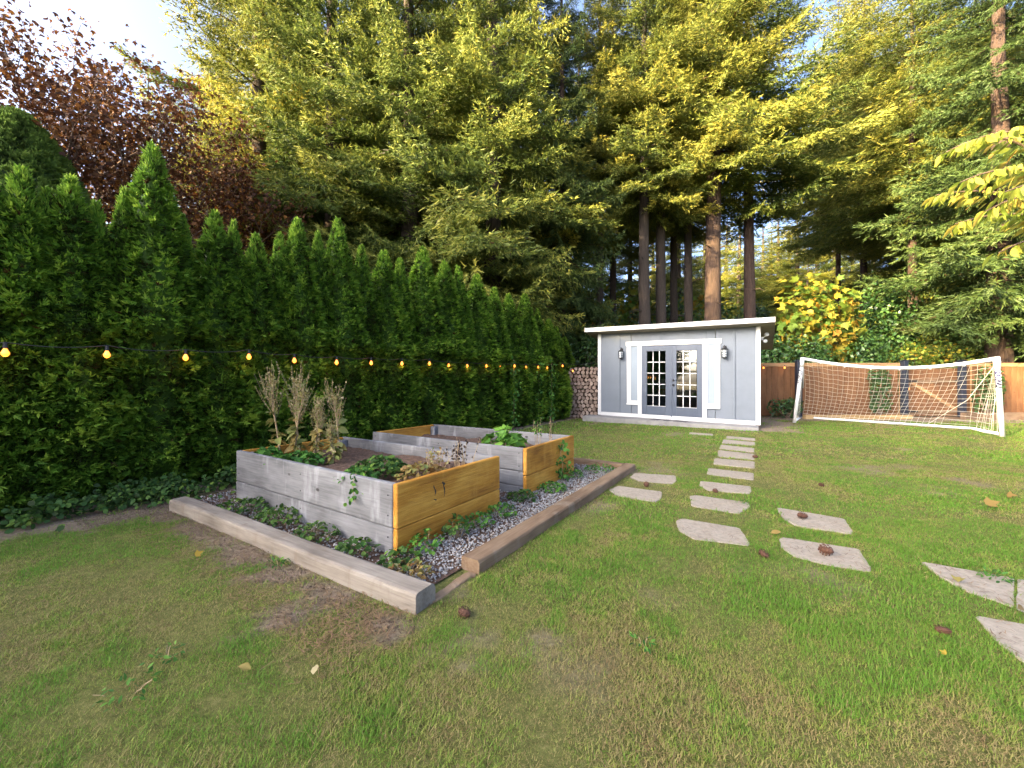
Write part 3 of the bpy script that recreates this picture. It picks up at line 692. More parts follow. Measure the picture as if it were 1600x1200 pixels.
# firs added out of view to keep the evening sun off the garden; then the house
for i, (la, D, s) in enumerate([(-12.4 + 1.75 * k, 40 + 2.5 * (k % 2), (.82 if -2.8 < -12.4 + 1.75 * k < .1 else 1.0) + .03 * (k % 3)) for k in range(12)] + [(-7.4 + 1.3 * k, 58, 1.2) for k in range(4)] + [(-11.6 + 1.9 * k, 47, 1.04 if not -2.8 < -11.6 + 1.9 * k < .1 else .84) for k in range(10)] + [(-12 + 2.1 * k, 52, 1.08 if not -2.8 < -12 + 2.1 * k < .1 else .86) for k in range(9)]):
    n_ = np.array((-SUN_H[1], SUN_H[0])); p = SUN_H * D + n_ * la
    add_tree('fir_tree', 'full', 0, 0, 'tall fir out of view, added to shade the garden', s, 'firs added out of view for shade', None, 1.25, pos=p)
hs = thing('house', 'pale single storey house, seen only mirrored in the shed door panes', 'house', (0, 0, 0), 0)
def house():
    n_ = np.array((-SUN_H[1], SUN_H[0])); c = -VV * 15.0 + UU * 3.0
    hs.location = (c[0], c[1], 0); hs.rotation_euler = (0, 0, YROT)
    MB().box(-7, 9, -7, 0, 0, 3.2).part('wall', MT['housewall'], hs)
    b = MB(); b.add([(-7.5, .5, 3.1), (9.5, .5, 3.1), (9.5, -7.5, 3.1), (-7.5, -7.5, 3.1), (-7.5, -3.5, 4.9), (9.5, -3.5, 4.9)], [(0, 1, 5, 4), (2, 3, 4, 5), (0, 4, 3), (1, 2, 5), (0, 3, 2, 1)]); b.part('roof', MT['roof'], hs)
    for x in (-5.5, -3, 1.5, 4.0, 6.8):
        wn = MB().box(x - .75, x + .75, 0, .05, 1.0, 2.4).part('window', MT['white'], hs)
        MB().box(x - .68, x + .68, .051, .058, 1.07, 2.33).part('pane', MT['doorblue'], wn)
    MB().box(-1.2, 0, 0, .06, .1, 2.2).part('door', MT['doorblue'], hs)
house()

# ------------------------------------------------------------------ broadleaf trees and shrubs
def maple_leaf(k=7):
    if k == 7: pts = [(0, -.35), (.28, -.28), (.5, .08), (.22, .12), (0, .55), (-.22, .12), (-.5, .08), (-.28, -.28)]
    else: pts = [(0, -.4), (.2, -.33), (.42, -.2), (.3, -.05), (.55, .2), (.24, .18), (.14, .3), (0, .6), (-.14, .3), (-.24, .18), (-.55, .2), (-.3, -.05), (-.42, -.2), (-.2, -.33)]
    return np.array(pts)
def long_leaf(wd=.3):
    return np.array([(0, -.05), (wd * .7, .2), (wd, .45), (wd * .7, .72), (0, 1.05), (-wd * .7, .72), (-wd, .45), (-wd * .7, .2)])
def oval_leaf(): return np.array([(0, -.5), (.34, -.2), (.34, .2), (0, .55), (-.34, .2), (-.34, -.2)])
def leaves(rg, C, N, D, size, shape, tint, fold=.25):
    """real leaf outlines as fans. C places, N normals, D tip directions"""
    D = unit(D); N = unit(N - D * (N * D).sum(1, keepdims=True)); S = np.cross(D, N); n = len(C); k = len(shape)
    sz = (size * rg.uniform(.65, 1.25, n))[:, None]
    cup = fold * rg.uniform(.2, 1.6, n)[:, None]
    V = [C + (D * shape[:, 1].mean()) * sz]
    for (x, y) in shape: V.append(C + (D * y + S * x + N * (abs(x) * cup - .12 * y * y)) * sz)
    V = np.stack(V, 1); F = np.array([(0, i + 1, (i + 1) % k + 1) for i in range(k)])
    F = (F[None] + np.arange(n)[:, None, None] * (k + 1)).reshape(-1, 3)
    return V.reshape(-1, 3), F, np.repeat(tint, k + 1)
def skeleton(rg, p0, d0, L, r, depth, spread, tips, tubes, gnarl=.25, kids=(3, 5), up=.1):
    n = 5; P = [np.array(p0, float)]; d = unit(np.array(d0, float)); pts = []
    for i in range(n):
        d = unit(d + rg.normal(0, gnarl * .35, 3) + np.array((0, 0, up * .2))); P.append(P[-1] + d * L / n); pts.append((P[-1], d))
    tubes.append((P, [r * (1 - .5 * i / n) for i in range(n + 1)]))
    if depth == 0:
        tips += [(q, dd) for q, dd in pts[1:]]; return
    for j in range(rg.integers(*kids) + 1):
        i = rg.integers(2, n + 1) if j else n; q = P[i]
        dd = unit(d + rg.normal(0, spread, 3) + np.array((0, 0, up)))
        skeleton(rg, q, dd, L * rg.uniform(.55, .8), r * .5, depth - 1, spread, tips, tubes, gnarl, kids, up)
def tree_from(name, label, loc, trunk, lv, barkmat, leafm, cat='tree', group=None):
    t = thing(name, label, cat, loc, 0, group)
    b = MB()
    for P, r in trunk: b.tube(P, r, 7 if r[0] > .05 else 4, False)
    b.part('trunk', barkmat, t, True)
    link('crown', mesh('crown', lv[0], lv[1], lv[2], False, [leafm]), t); return t
# copper maple over the hedge
rgn = np.random.default_rng(31); tips = []; tubes = [([(0, 0, -.1), (.1, 0, 2), (.2, .1, 3.6)], [.22, .18, .15])]
for i in range(11):
    a = i * 2.4; skeleton(rgn, (.15, .05, 2.4 + .14 * i), (math.cos(a), math.sin(a), .55 + .1 * i), 2.7, .09, 3, .55, tips, tubes, .3, (3, 4), .12)
tp = np.array([q for q, d in tips]); k = rgn.integers(0, len(tp), 36000); C = tp[k] + rgn.normal(0, .22, (36000, 3))
D = unit(rgn.normal(0, .7, (36000, 3)) + np.array((0, 0, -.8))); N = unit(rgn.normal(0, .6, (36000, 3)) + np.array((0, -.3, .8)))
tree_from('copper_maple', 'copper-leaved maple with thinning purple and orange leaves above the hedge', ((165 - 800) / FPX * 10.5, 10.5, 0), tubes, leaves(rgn, C, N, D, .105, maple_leaf(), np.clip(rgn.beta(2.0, 2.3, 36000), 0, 1)), MT['twig'], MT['copper'])
# clipped dome conifer
def dome(seed, rx, H):
    rg = np.random.default_rng(seed); n = 17000; a = rg.uniform(0, 6.283, n); z = H * np.sqrt(rg.random(n)) if False else rg.uniform(.3, 1, n) * H
    prof = lambda q: rx * np.clip(1 - np.clip(q - .42, 0, 1) / .58, 0, 1) ** .62 * np.clip(.75 + q, 0, 1)
    lump = fbm(a * 3.5 + 30, z * 2.6, seed, 3) - .5
    r = prof(z / H) * (1 + lump * .16) * (1 - .1 * rg.random(n)); C = np.stack([r * np.cos(a), r * np.sin(a), z], 1)
    D = unit(np.stack([np.cos(a), np.sin(a), np.full(n, .75)], 1) + rg.normal(0, .35, (n, 3)))
    T, t = sprays(rg, C, D, .12, 4, 1.2, .17, np.clip(.5 + lump * 1.2 + rg.normal(0, .14, n), .05, 1))
    m, k = 20, 20; q = np.linspace(.02, .99, m); aa = np.arange(k) * 2 * math.pi / k; rr = np.repeat(prof(q)[:, None] * .9, k, 1)
    V2 = np.stack([rr * np.cos(aa), rr * np.sin(aa), np.repeat((q * H)[:, None], k, 1)], 2).reshape(-1, 3)
    F2 = np.array([f for i in range(m - 1) for j in range(k) for f in ((i * k + j, i * k + (j + 1) % k, (i + 1) * k + (j + 1) % k), (i * k + j, (i + 1) * k + (j + 1) % k, (i + 1) * k + j))])
    return join([(T.reshape(-1, 3), np.arange(len(T) * 3).reshape(-1, 3), np.repeat(t, 3)), (V2, F2, np.full(len(V2), .12))])
Yd = 7.2
tree_from('dome_conifer', 'dense smooth dome-topped conifer standing behind the hedge below the copper maple', ((28 - 800) / FPX * Yd, Yd, 0), [([(0, 0, -.1), (0, 0, 1.5)], [.14, .1])], dome(3, 1.62, CAMZ + (HOR - 178) / FPX * Yd), MT['twig'], MT['dome'])
def shrub(name, label, px0, px1, pytop, Y, n, size, shape, mat, seed, z0=.0, cat='shrub', group=None, tintb=(2, 2), depth=.8, lobes=7):
    rg = np.random.default_rng(seed); x0, x1 = (px0 - 800) / FPX * Y, (px1 - 800) / FPX * Y; zt = CAMZ + (HOR - pytop) / FPX * Y
    cx = (x0 + x1) / 2; W = (x1 - x0) / 2; H = zt - z0
    B = []
    for i in range(lobes):
        f = rg.uniform(-.75, .75); q = rg.uniform(.25, .8)
        B.append((f * W, rg.uniform(-.4, .4) * depth, z0 + H * q, W * rg.uniform(.3, .5), depth * rg.uniform(.6, .9), H * min(q, 1 - q + .02) * rg.uniform(.85, 1.0)))
    B.append((0, 0, z0 + H * .45, W * .72, depth * .85, H * .5))
    C = []; N = []
    for i, (bx, by, bz, rx, ry, rz) in enumerate(B):
        m = n // len(B); d = unit(rg.normal(0, 1, (m, 3))); lump = fbm(d[:, 0] * 3 + i * 9, d[:, 2] * 3 + d[:, 1] * 2, seed + i, 2)
        C.append(np.array((bx, by, bz)) + d * np.array((rx, ry, rz)) * ((.55 + .5 * rg.random(m) ** .6) * (.78 + lump * .42))[:, None]); N.append(d)
    C = np.concatenate(C); N = np.concatenate(N); m = len(C); C[:, 2] = np.maximum(C[:, 2], .04)
    Nn = unit(N + rg.normal(0, .5, (m, 3)) + np.array((0, 0, .5))); D = unit(rg.normal(0, .7, (m, 3)) + N * .5 + np.array((0, 0, -.35)))
    lv = leaves(rg, C, Nn, D, size, shape, np.clip(rg.beta(*tintb, m), 0, 1))
    st = [([(0, 0, -.05), (b[0] * .4, b[1] * .4, b[2] * .4), (b[0], b[1], b[2])], [.035, .025, .008]) for b in B]
    return tree_from(name, label, (cx, Y, 0), st, lv, MT['twig'], mat, cat, group)
GB = 'bushes behind the fence'
shrub('laurel_shrub', 'dark green laurel bush above the fence beside the shed', 1180, 1300, 520, 14.4, 2600, .11, oval_leaf(), MT['shrub'], 51, .6, group=GB)
shrub('laurel_shrub', 'mid green bush above the fence behind the goal crossbar', 1270, 1420, 515, 14.6, 3000, .11, oval_leaf(), MT['shrub'], 52, .6, group=GB, tintb=(3, 1.6))
shrub('laurel_shrub', 'low orange-tipped bush over the gate', 1400, 1520, 535, 14.3, 1500, .10, oval_leaf(), MT['maple'], 53, .8, group=GB, tintb=(1.6, 2))
shrub('broadleaf_bush', 'tall dark green bush behind the gate posts', 1345, 1515, 430, 15.9, 4600, .13, oval_leaf(), MT['shrub'], 54, .4, group=GB)
shrub('broadleaf_bush', 'dark bush wedged under the huge drooping conifer', 1480, 1640, 470, 15.2, 2800, .12, oval_leaf(), MT['shrub'], 55, .4, group=GB, tintb=(1.6, 2.6))
shrub('bigleaf_maple', 'young maple turning yellow and orange over the right end of the shed', 1195, 1345, 432, 15.2, 950, .30, maple_leaf(14), MT['maple'], 56, 1.6, 'tree', tintb=(1.7, 1.5), depth=1.0)
shrub('bigleaf_maple', 'low yellowing maple behind the shed seen between bare trunks', 880, 1010, 440, 22, 900, .34, maple_leaf(14), MT['maple'], 57, .6, 'tree', tintb=(1.4, 1.6), depth=1.4)
shrub('bigleaf_maple', 'yellow leaved maple under the massive fir trunk behind the shed', 1040, 1180, 455, 25, 900, .34, maple_leaf(14), MT['maple'], 58, .6, 'tree', tintb=(2, 1.3), depth=1.4)
shrub('broadleaf_bush', 'green bush behind the firewood stack and shed corner', 868, 960, 512, 14.8, 2000, .10, oval_leaf(), MT['shrub'], 59, .1, group=GB, tintb=(2.5, 2))
shrub('broadleaf_bush', 'shady undergrowth bush in the wood behind the hedge end', 820, 960, 470, 19, 2600, .14, oval_leaf(), MT['shrub'], 60, .1, group='undergrowth in the wood')
shrub('broadleaf_bush', 'shady undergrowth bush below the close row of fir trunks', 950, 1130, 480, 21, 2600, .14, oval_leaf(), MT['shrub'], 61, .1, group='undergrowth in the wood')
for i_, (p0_, p1_, pt_, Y_, m_) in enumerate(((790, 900, 455, 27, 'shrub'), (880, 990, 430, 31, 'maple'), (960, 1070, 450, 33, 'shrub'), (1050, 1150, 462, 30, 'shrub'), (1130, 1240, 468, 29, 'shrub'), (1230, 1345, 470, 31, 'shrub'))):
    shrub('broadleaf_bush', ['green thicket deep behind the drooping fir at the hedge end', 'yellowing thicket deep behind the slim dark trunk', 'green thicket deep behind the stout mossy trunk', 'green thicket deep behind the massive trunk', 'green thicket deep behind the leaning trunk', 'green thicket under the far firs behind the yellow maple'][i_], p0_, p1_, pt_, Y_, 1900, .24, oval_leaf(), MT[m_], 200 + i_, .1, group='thickets deep in the wood', tintb=(2, 2.2), depth=1.6)
shrub('fern_bush', 'small dark shrub at the foot of the fence beside the goal', 1198, 1262, 622, 12.7, 500, .08, oval_leaf(), MT['shrub'], 62, 0, 'shrub', depth=.25)
shrub('climbing_vine', 'dark leafy vine on the fence behind the goal net', 1355, 1395, 572, 12.95, 700, .09, oval_leaf(), MT['shrub'], 63, .1, 'vine', depth=.10)
shrub('climbing_vine', 'dark leafy vine on the fence beside the right goal post', 1515, 1566, 568, 12.95, 900, .09, oval_leaf(), MT['shrub'], 64, .1, 'vine', depth=.10)

# cherry with branches reaching in over the lawn
rgn = np.random.default_rng(41); tubes = [([(0, 0, -.1), (-.05, .1, 1.0), (-.15, .2, 1.8)], [.12, .09, .08])]; LV = []
origin = np.array((6.9, 4.3, 0)); T0 = np.array((-.15, .2, 1.8))
def spray_branch(px, py, Y, px2, py2, Y2):
    tip = at(px, py, Y) - origin; mid = at(px2, py2, Y2) - origin
    P = []
    for i in range(15):
        t = i / 14; P.append((1 - t) ** 2 * T0 + 2 * t * (1 - t) * (mid * 1.0) + t * t * tip)
    tubes.append((P, [.03 * (1 - .9 * i / 14) + .002 for i in range(15)]))
    P = np.array(P); n = 88; t = np.sort(rgn.uniform(.45, 1, n)); x = t * 14; i = np.minimum(x.astype(int), 13); C = P[i] + (P[i + 1] - P[i]) * (x - i)[:, None]
    ax = unit(P[i + 1] - P[i]); sd_ = rgn.choice((-1, 1), n)[:, None]; side = unit(np.cross(ax, np.array((0, 0, 1.))))
    off = rgn.uniform(0, .22, n)[:, None] * (1.15 - t)[:, None] * 2
    C = C + side * sd_ * off + np.array((0, 0, -.1)) * off
    D = unit(ax * .6 + side * sd_ * .35 + np.array((0, 0, -.62)) + rgn.normal(0, .18, (n, 3))); N = unit(side * .6 + np.array((0, 0, .7)) + rgn.normal(0, .25, (n, 3)))
    LV.append(leaves(rgn, C, N, D, .145, long_leaf(.19), np.clip(rgn.beta(2, 2.4, n), 0, 1)))
for q in ((1478, 238, 4.0, 1660, 130, 4.2), (1500, 285, 3.6, 1700, 190, 4.0), (1462, 305, 4.3, 1690, 260, 4.3), (1540, 330, 3.5, 1720, 230, 3.9), (1492, 350, 4.0, 1700, 280, 4.2), (1560, 395, 3.7, 1740, 300, 4.0), (1570, 300, 3.3, 1760, 220, 3.7), (1530, 215, 3.9, 1720, 150, 4.1), (1555, 262, 4.4, 1730, 240, 4.4)):
    spray_branch(*q)
tree_from('cherry_tree', 'cherry tree branches with long yellow and orange leaves reaching over the lawn', origin, tubes, join(LV), MT['twig'], MT['cherry'])

# ------------------------------------------------------------------ shed
SH = thing('garden_shed', 'grey board garden shed with white trim, glazed double door and flat roof', 'shed', (SHO[0], SHO[1], 0), math.atan2(SHX[1], SHX[0]))
SL = -.018
shf = lambda v: (v[0], v[1], v[2] + .13 + SL * (v[0] - SHW / 2))
def sx(p):
    r = (p - 800) / FPX; return (12.2 * r - 2.70) / (.8406 + .5416 * r)
def sz(x, py):
    Y = 12.2 - .5416 * x; return CAMZ + (HOR - py) / FPX * Y - (.13 + SL * (x - SHW / 2))
def zx(q): return sx(860 + q / 4)
def sb(name, mat, x0, x1, y0, y1, z0, z1, parent=None, bevel=.003):
    return MB().box(x0, x1, y0, y1, z0, z1).shear(shf).part(name, mat, parent or SH, bevel=bevel)
WT = 2.50; SD = 3.0
dl, dm, dr = zx(572), zx(757), zx(950)                     # door edges
zdb = .075; zdt = (sz(dl, 460 + 318 / 4) + sz(dr, 460 + 314 / 4)) / 2
wl0, wl1 = zx(505), zx(546); wr0, wr1 = zx(984), zx(1030)
wzb, wzt = (sz(wl0, 460 + 662 / 4) + sz(wr1, 460 + 684 / 4)) / 2, (sz(wl0, 460 + 318 / 4) + sz(wr1, 460 + 310 / 4)) / 2
# front wall in sheets between its battens, with openings left for door and windows
bat = [zx(q) for q in (430, 557, 685, 835, 972, 1147)]
edges = [0] + bat + [SHW]
def panel(x0, x1, z0, z1): sb('wall_panel', MT['shedgrey'], x0 + .007, x1 - .007, 0, .04, z0, z1)
panel(0, bat[0], .1, WT); panel(bat[0], wl0, .1, WT); panel(bat[5], SHW, .1, WT)
panel(wr1, bat[5], .1, WT)
panel(wl0, dl, .1, wzb); panel(dr, wr1, .1, wzb)
for a, b_ in ((wl0, bat[1]), (bat[1], bat[2]), (bat[2], bat[3]), (bat[3], bat[4]), (bat[4], wr1)): panel(a, b_, max(wzt, zdt), WT)
panel(wl1, dl, wzb, max(wzt, zdt)); panel(dr, wr0, wzb, max(wzt, zdt))
for x in bat[:1] + bat[5:]: sb('batten', MT['shedgrey'], x - .03, x + .03, -.028, -.001, .1, WT - .002)
for x in bat[1:5]: sb('batten', MT['shedgrey'], x - .012, x + .012, -.009, -.001, zdt + .1, WT - .002)
sb('side_wall', MT['shedgrey'], SHW - .04, SHW, .042, SD, 0, WT - .1); sb('side_wall', MT['shedgrey'], 0, .04, .042, SD, 0, WT - .1)
sb('back_wall', MT['shedgrey'], 0, SHW, SD + .002, SD + .04, 0, WT - .36)
sb('floor', MT['interior'], .05, SHW - .05, .05, SD - .01, .0, .06)
sb('corner_trim', MT['white'], -.015, zx(318), -.022, -.001, .0, WT); sb('corner_trim', MT['white'], zx(1284), SHW + .02, -.022, -.001, .0, WT)
sb('corner_trim', MT['white'], SHW + .001, SHW + .022, 0, .09, 0, WT)
sb('base_trim', MT['white'], zx(318) + .002, zx(1284) - .002, -.024, -.002, -.01, .098)
# header, casings and window frames
hx0, hx1 = zx(478), zx(1066); hz0, hz1 = zdt, zdt + .13
sb('door_header', MT['white'], hx0 - .02, hx1 + .02, -.045, -.001, hz0, hz1)
sb('door_casing', MT['white'], zx(549), dl, -.038, -.001, .1, hz0 - .002); sb('door_casing', MT['white'], dr, zx(978), -.038, -.001, .1, hz0 - .002)
for (a0, a1, g0, g1) in ((zx(480), zx(549) - .002, wl0, wl1), (zx(978) + .002, zx(1062), wr0, wr1)):
    wn = MB()
    wn.box(a0, g0, -.034, -.002, wzb - .11, hz0 - .002); wn.box(g1, a1, -.034, -.002, wzb - .11, hz0 - .002)
    wn.box(g0 + .0005, g1 - .0005, -.036, -.002, wzb - .11, wzb); wn.box(g0 + .0005, g1 - .0005, -.033, -.002, wzt, hz0 - .002)
    wn.box(a0 - .012, a1 + .0, -.05, -.036, wzb - .13, wzb - .085)
    w_ = wn.shear(shf).part('sidelight_window', MT['white'], SH, bevel=.002)
    sb('glass_pane', MT['blind'], g0, g1, -.012, -.006, wzb, wzt, w_, 0)
    for k in range(26):
        z = wzb + (wzt - wzb) * (k + .5) / 26; sb('blind_slat', MT['blind'], g0 + .004, g1 - .004, -.019, -.0125, z - .006, z + .004, w_, 0)
# double door: stiles, rails, bars and every pane
def door(x0, x1, p0, p1, zb, zt, side):
    d = thing('door', None, None); d.parent = SH; d.name = 'door'
    y0, y1 = -.02, .02
    sb('stile', MT['doorblue'], x0 + .003, p0, y0, y1, zdb, zdt - .004, d); sb('stile', MT['doorblue'], p1, x1 - .003, y0, y1, zdb, zdt - .004, d)
    sb('rail', MT['doorblue'], p0 + .001, p1 - .001, y0 + .001, y1 - .001, zdb, zb, d); sb('rail', MT['doorblue'], p0 + .001, p1 - .001, y0 + .001, y1 - .001, zt, zdt - .004, d)
    pw, ph = (p1 - p0) / 3, (zt - zb) / 5
    for i in (1, 2): sb('glazing_bar', MT['white'], p0 + pw * i - .011, p0 + pw * i + .011, y0 + .004, y1 - .004, zb + .002, zt - .002, d, .002)
    for j in range(1, 5):
        for i in range(3): sb('glazing_bar', MT['white'], p0 + pw * i + .0115, p0 + pw * (i + 1) - .0115, y0 + .006, y1 - .006, zb + ph * j - .011, zb + ph * j + .011, d, .002)
    sb('glazing_bead', MT['white'], p0 + .001, p1 - .001, y0 + .002, y0 + .012, zb + .001, zb + .014, d, .001); sb('glazing_bead', MT['doorblue'], p0 - .012, p1 + .012, y0 - .008, y0 - .001, zb - .018, zb - .001, d, .001)
    for i in range(3):
        for j in range(5):
            sb('glass_pane', MT['glass'], p0 + pw * i + .012, p0 + pw * (i + 1) - .012, .0, .003, zb + ph * j + .012, zb + ph * (j + 1) - .012, d, 0)
    return d
pzb = (sz(zx(605), 460 + 697 / 4) + sz(zx(915), 460 + 712 / 4)) / 2; pzt = (sz(zx(605), 460 + 352 / 4) + sz(zx(915), 460 + 352 / 4)) / 2
door(dl, dm, zx(604), zx(721), pzb, pzt, 0); d2 = door(dm, dr, zx(788), zx(916), pzb, pzt, 1)
for (xx, zz, rr) in ((zx(769), sz(zx(769), 460 + 537 / 4), .028), (zx(769), sz(zx(769), 460 + 566 / 4), .03)):
    b = MB(); b.lathe([(0, .05), (rr * .7, .05), (rr, .03), (rr * .4, .02), (rr * .5, .006), (rr * 1.1, .004), (rr * 1.1, 0)], 12); b.V = [(v[0] + xx, -v[2] - .021, v[1] + zz) for v in b.V]; b.shear(shf).part('handle', MT['black'], d2, True)
sb('astragal', MT['doorblue'], dm - .022, dm + .022, -.034, -.0205, zdb, zdt - .006)
# inside: a shelf and a table, dimly seen through the panes
sb('shelf', MT['fencetrim'], 1.2, 3.0, 2.5, 2.85, .75, .8); sb('shelf', MT['white'], 1.3, 2.2, 2.55, 2.8, .803, 1.15)
# roof
b = MB(); zf, zb_ = 2.66, 2.26; x0, x1, y0, y1 = -.28, SHW + .30, -.38, SD + .35
b.add([(x0, y0, zf - .05), (x1, y0, zf - .05), (x1, y1, zb_ - .05), (x0, y1, zb_ - .05), (x0, y0, zf), (x1, y0, zf), (x1, y1, zb_), (x0, y1, zb_)], [(0, 3, 2, 1), (4, 5, 6, 7), (0, 1, 5, 4), (1, 2, 6, 5), (2, 3, 7, 6), (3, 0, 4, 7)])
rf = b.shear(shf).part('roof', MT['roof'], SH)
MB().box(x0 - .004, x1 + .004, y0 - .026, y0 - .001, zf - .118, zf + .004).shear(shf).part('fascia', MT['white'], rf, bevel=.003)
for xa, xb_ in ((x1 + .005, x1 + .028), (x0 - .028, x0 - .005)):
    b = MB(); b.add([(xa, y0 - .02, zf - .125), (xb_, y0 - .02, zf - .125), (xb_, y1, zb_ - .125), (xa, y1, zb_ - .125), (xa, y0 - .02, zf + .01), (xb_, y0 - .02, zf + .01), (xb_, y1, zb_ + .01), (xa, y1, zb_ + .01)], [(0, 3, 2, 1), (4, 5, 6, 7), (0, 1, 5, 4), (1, 2, 6, 5), (2, 3, 7, 6), (3, 0, 4, 7)]); b.shear(shf).part('fascia', MT['soffit'], rf)
b = MB(); b.add([(x0, y0, zf - .118), (x1, y0, zf - .118), (x1, y1, zb_ - .118), (x0, y1, zb_ - .118), (x0, y0, zf - .1), (x1, y0, zf - .1), (x1, y1, zb_ - .1), (x0, y1, zb_ - .1)], [(0, 3, 2, 1), (4, 5, 6, 7), (0, 1, 5, 4), (1, 2, 6, 5), (2, 3, 7, 6), (3, 0, 4, 7)]); b.shear(shf).part('soffit', MT['soffit'], rf)
# slab, mat, lanterns, flood lamps
def shw(x, y, z): p = SHO + x * SHX + y * SHY; q = shf((x, y, z)); return np.array((p[0], p[1], q[2]))
SROT = math.atan2(SHX[1], SHX[0])
b = MB().box(-.28, SHW - .02, -.62, -.026, -.3, -.012).shear(shf); o = b.part('concrete_step', MT['concrete'], None, bevel=.008, loc=(SHO[0], SHO[1], 0), rot=(0, 0, SROT)); tag(o, 'long grey concrete slab along the foot of the shed front', 'step')
mt_ = thing('doormat', 'flat doormat with black bars lying on the concrete slab before the door', 'doormat', (SHO[0], SHO[1], 0), SROT)
MB().box(zx(640), zx(885), -.56, -.12, -.011, -.004).shear(shf).part('mat_base', MT['concrete'], mt_)
for (q0, q1) in ((652, 682), (688, 700), (730, 762), (790, 842), (848, 868)):
    MB().box(zx(q0), zx(q1), -.54, -.14, -.003, .006).shear(shf).part('bar', MT['ink'], mt_)
def lantern(q, py, s, label):
    x = zx(q); z = sz(x, py); p = shw(x, -.002, z); t = thing('wall_lantern', label, 'lantern', p, SROT, 'wall lanterns')
    MB().box(-.04 * s, .04 * s, -.02, 0, -.02 * s, .14 * s).part('back_plate', MT['black'], t, bevel=.004)
    MB().tube([(0, -.015, .10 * s), (0, -.05, .15 * s), (0, -.10 * s, .15 * s), (0, -.11 * s, .10 * s)], .009, 6).part('arm', MT['black'], t, True)
    c = (0, -.11 * s, 0)
    MB().lathe([(0, .12 * s), (.02 * s, .115 * s), (.035 * s, .085 * s), (.085 * s, .045 * s), (.085 * s, .035 * s), (0, .035 * s)], 6, c).part('cap', MT['black'], t)
    MB().lathe([(.062 * s, .035 * s), (.05 * s, -.13 * s)], 6, c).part('glass_shade', MT['frost'], t)
    for k in range(6):
        a = k * math.pi / 3; MB().tube([(c[0] + .066 * s * math.cos(a), c[1] + .066 * s * math.sin(a), .035 * s), (c[0] + .054 * s * math.cos(a), c[1] + .054 * s * math.sin(a), -.13 * s)], .006, 4).part('cage_bar', MT['black'], t)
    for zz, rr in ((-.02, .064), (-.075, .060)): MB().lathe([(rr * s, zz * s), (rr * s, (zz - .012) * s)], 6, c).part('cage_ring', MT['black'], t)
    MB().lathe([(.06 * s, -.13 * s), (.06 * s, -.145 * s), (.02 * s, -.175 * s), (0, -.18 * s)], 6, c).part('base_cap', MT['black'], t)
lantern(447, 460 + 368 / 4, 1.05, 'black caged wall lantern by the window nearest the firewood')
lantern(1090, 460 + 358 / 4, 1.1, 'black caged wall lantern by the window nearest the goal')
fl = thing('flood_lamp', 'twin white flood lamp under the roof overhang at the shed side', 'lamp', shw(SHW + .03, .35, 2.22), SROT)
MB().box(0, .04, -.04, .04, -.04, .04).part('mount', MT['white'], fl, bevel=.004)
for dx, dz in ((.12, .10), (.09, -.07)):
    b = MB(); b.lathe([(0, 0), (.045, .004), (.052, .02), (.04, .06), (.015, .10), (0, .1)], 12); b.V = [(v[0] + dx, -.04 - .02 + v[2], v[1] + dz) for v in b.V]; b.part('lamp_head', MT['white'], fl, True)
    MB().tube([(.02, 0, 0), (dx * .7, .02, dz * .6), (dx, .03, dz)], .012, 6).part('arm', MT['white'], fl, True)

# ------------------------------------------------------------------ firewood
rgl = random.Random(12); rown = 0; z = .07; LOGG = 'split logs in the firewood stack'
LOGM = []
for i in range(10):
    rg2 = random.Random(100 + i); n = rg2.choice((4, 5, 5, 6, 7)); ph = rg2.uniform(0, 6); b = MB()
    ring = [(rg2.uniform(.75, 1.1) * math.cos(ph + 2 * math.pi * k / n), rg2.uniform(.7, 1.0) * math.sin(ph + 2 * math.pi * k / n)) for k in range(n)]
    V = [(x * .070, 0, y_ * .066) for x, y_ in ring] + [(x * .068, .36, y_ * .064) for x, y_ in ring]
    me = bpy.data.meshes.new('firewood_log'); me.from_pydata(V, [], [tuple(range(n)), tuple(range(2 * n - 1, n - 1, -1))] + [(k, n + k, n + (k + 1) % n, (k + 1) % n) for k in range(n)]); me.update()
    me.materials.append(MT['logend']); me.materials.append(MT['logbark'])
    for p in me.polygons: p.material_index = 0 if p.index < 2 else 1
    bm = bmesh.new(); bm.from_mesh(me); bmesh.ops.recalc_face_normals(bm, faces=bm.faces); bm.to_mesh(me); bm.free()
    LOGM.append(me)
row = 0
while z < 1.68:
    x = -1.02 + (row % 2) * .055
    while x < -.07:
        p = SHO + x * SHX + (.12 + rgl.uniform(-.03, .03)) * SHY
        o = link('firewood_log', LOGM[rgl.randrange(10)], None, (p[0], p[1], z + rgl.uniform(-.01, .01)), (0, rgl.uniform(-3, 3), SROT + rgl.uniform(-.05, .05)), (rgl.uniform(.95, 1.2), 1, rgl.uniform(.95, 1.2)))
        tag(o, 'split log with a pale cut end in the firewood stack by the shed', 'log', LOGG); x += rgl.uniform(.125, .15)
    z += .118; row += 1
MB().box(-1.1, -.05, .02, .55, -.02, .02).part('pallet', MT['browntimber'], None, loc=(SHO[0], SHO[1], 0), rot=(0, 0, SROT)); tag(bpy.data.objects['pallet'], 'low wooden base under the firewood stack', 'pallet')

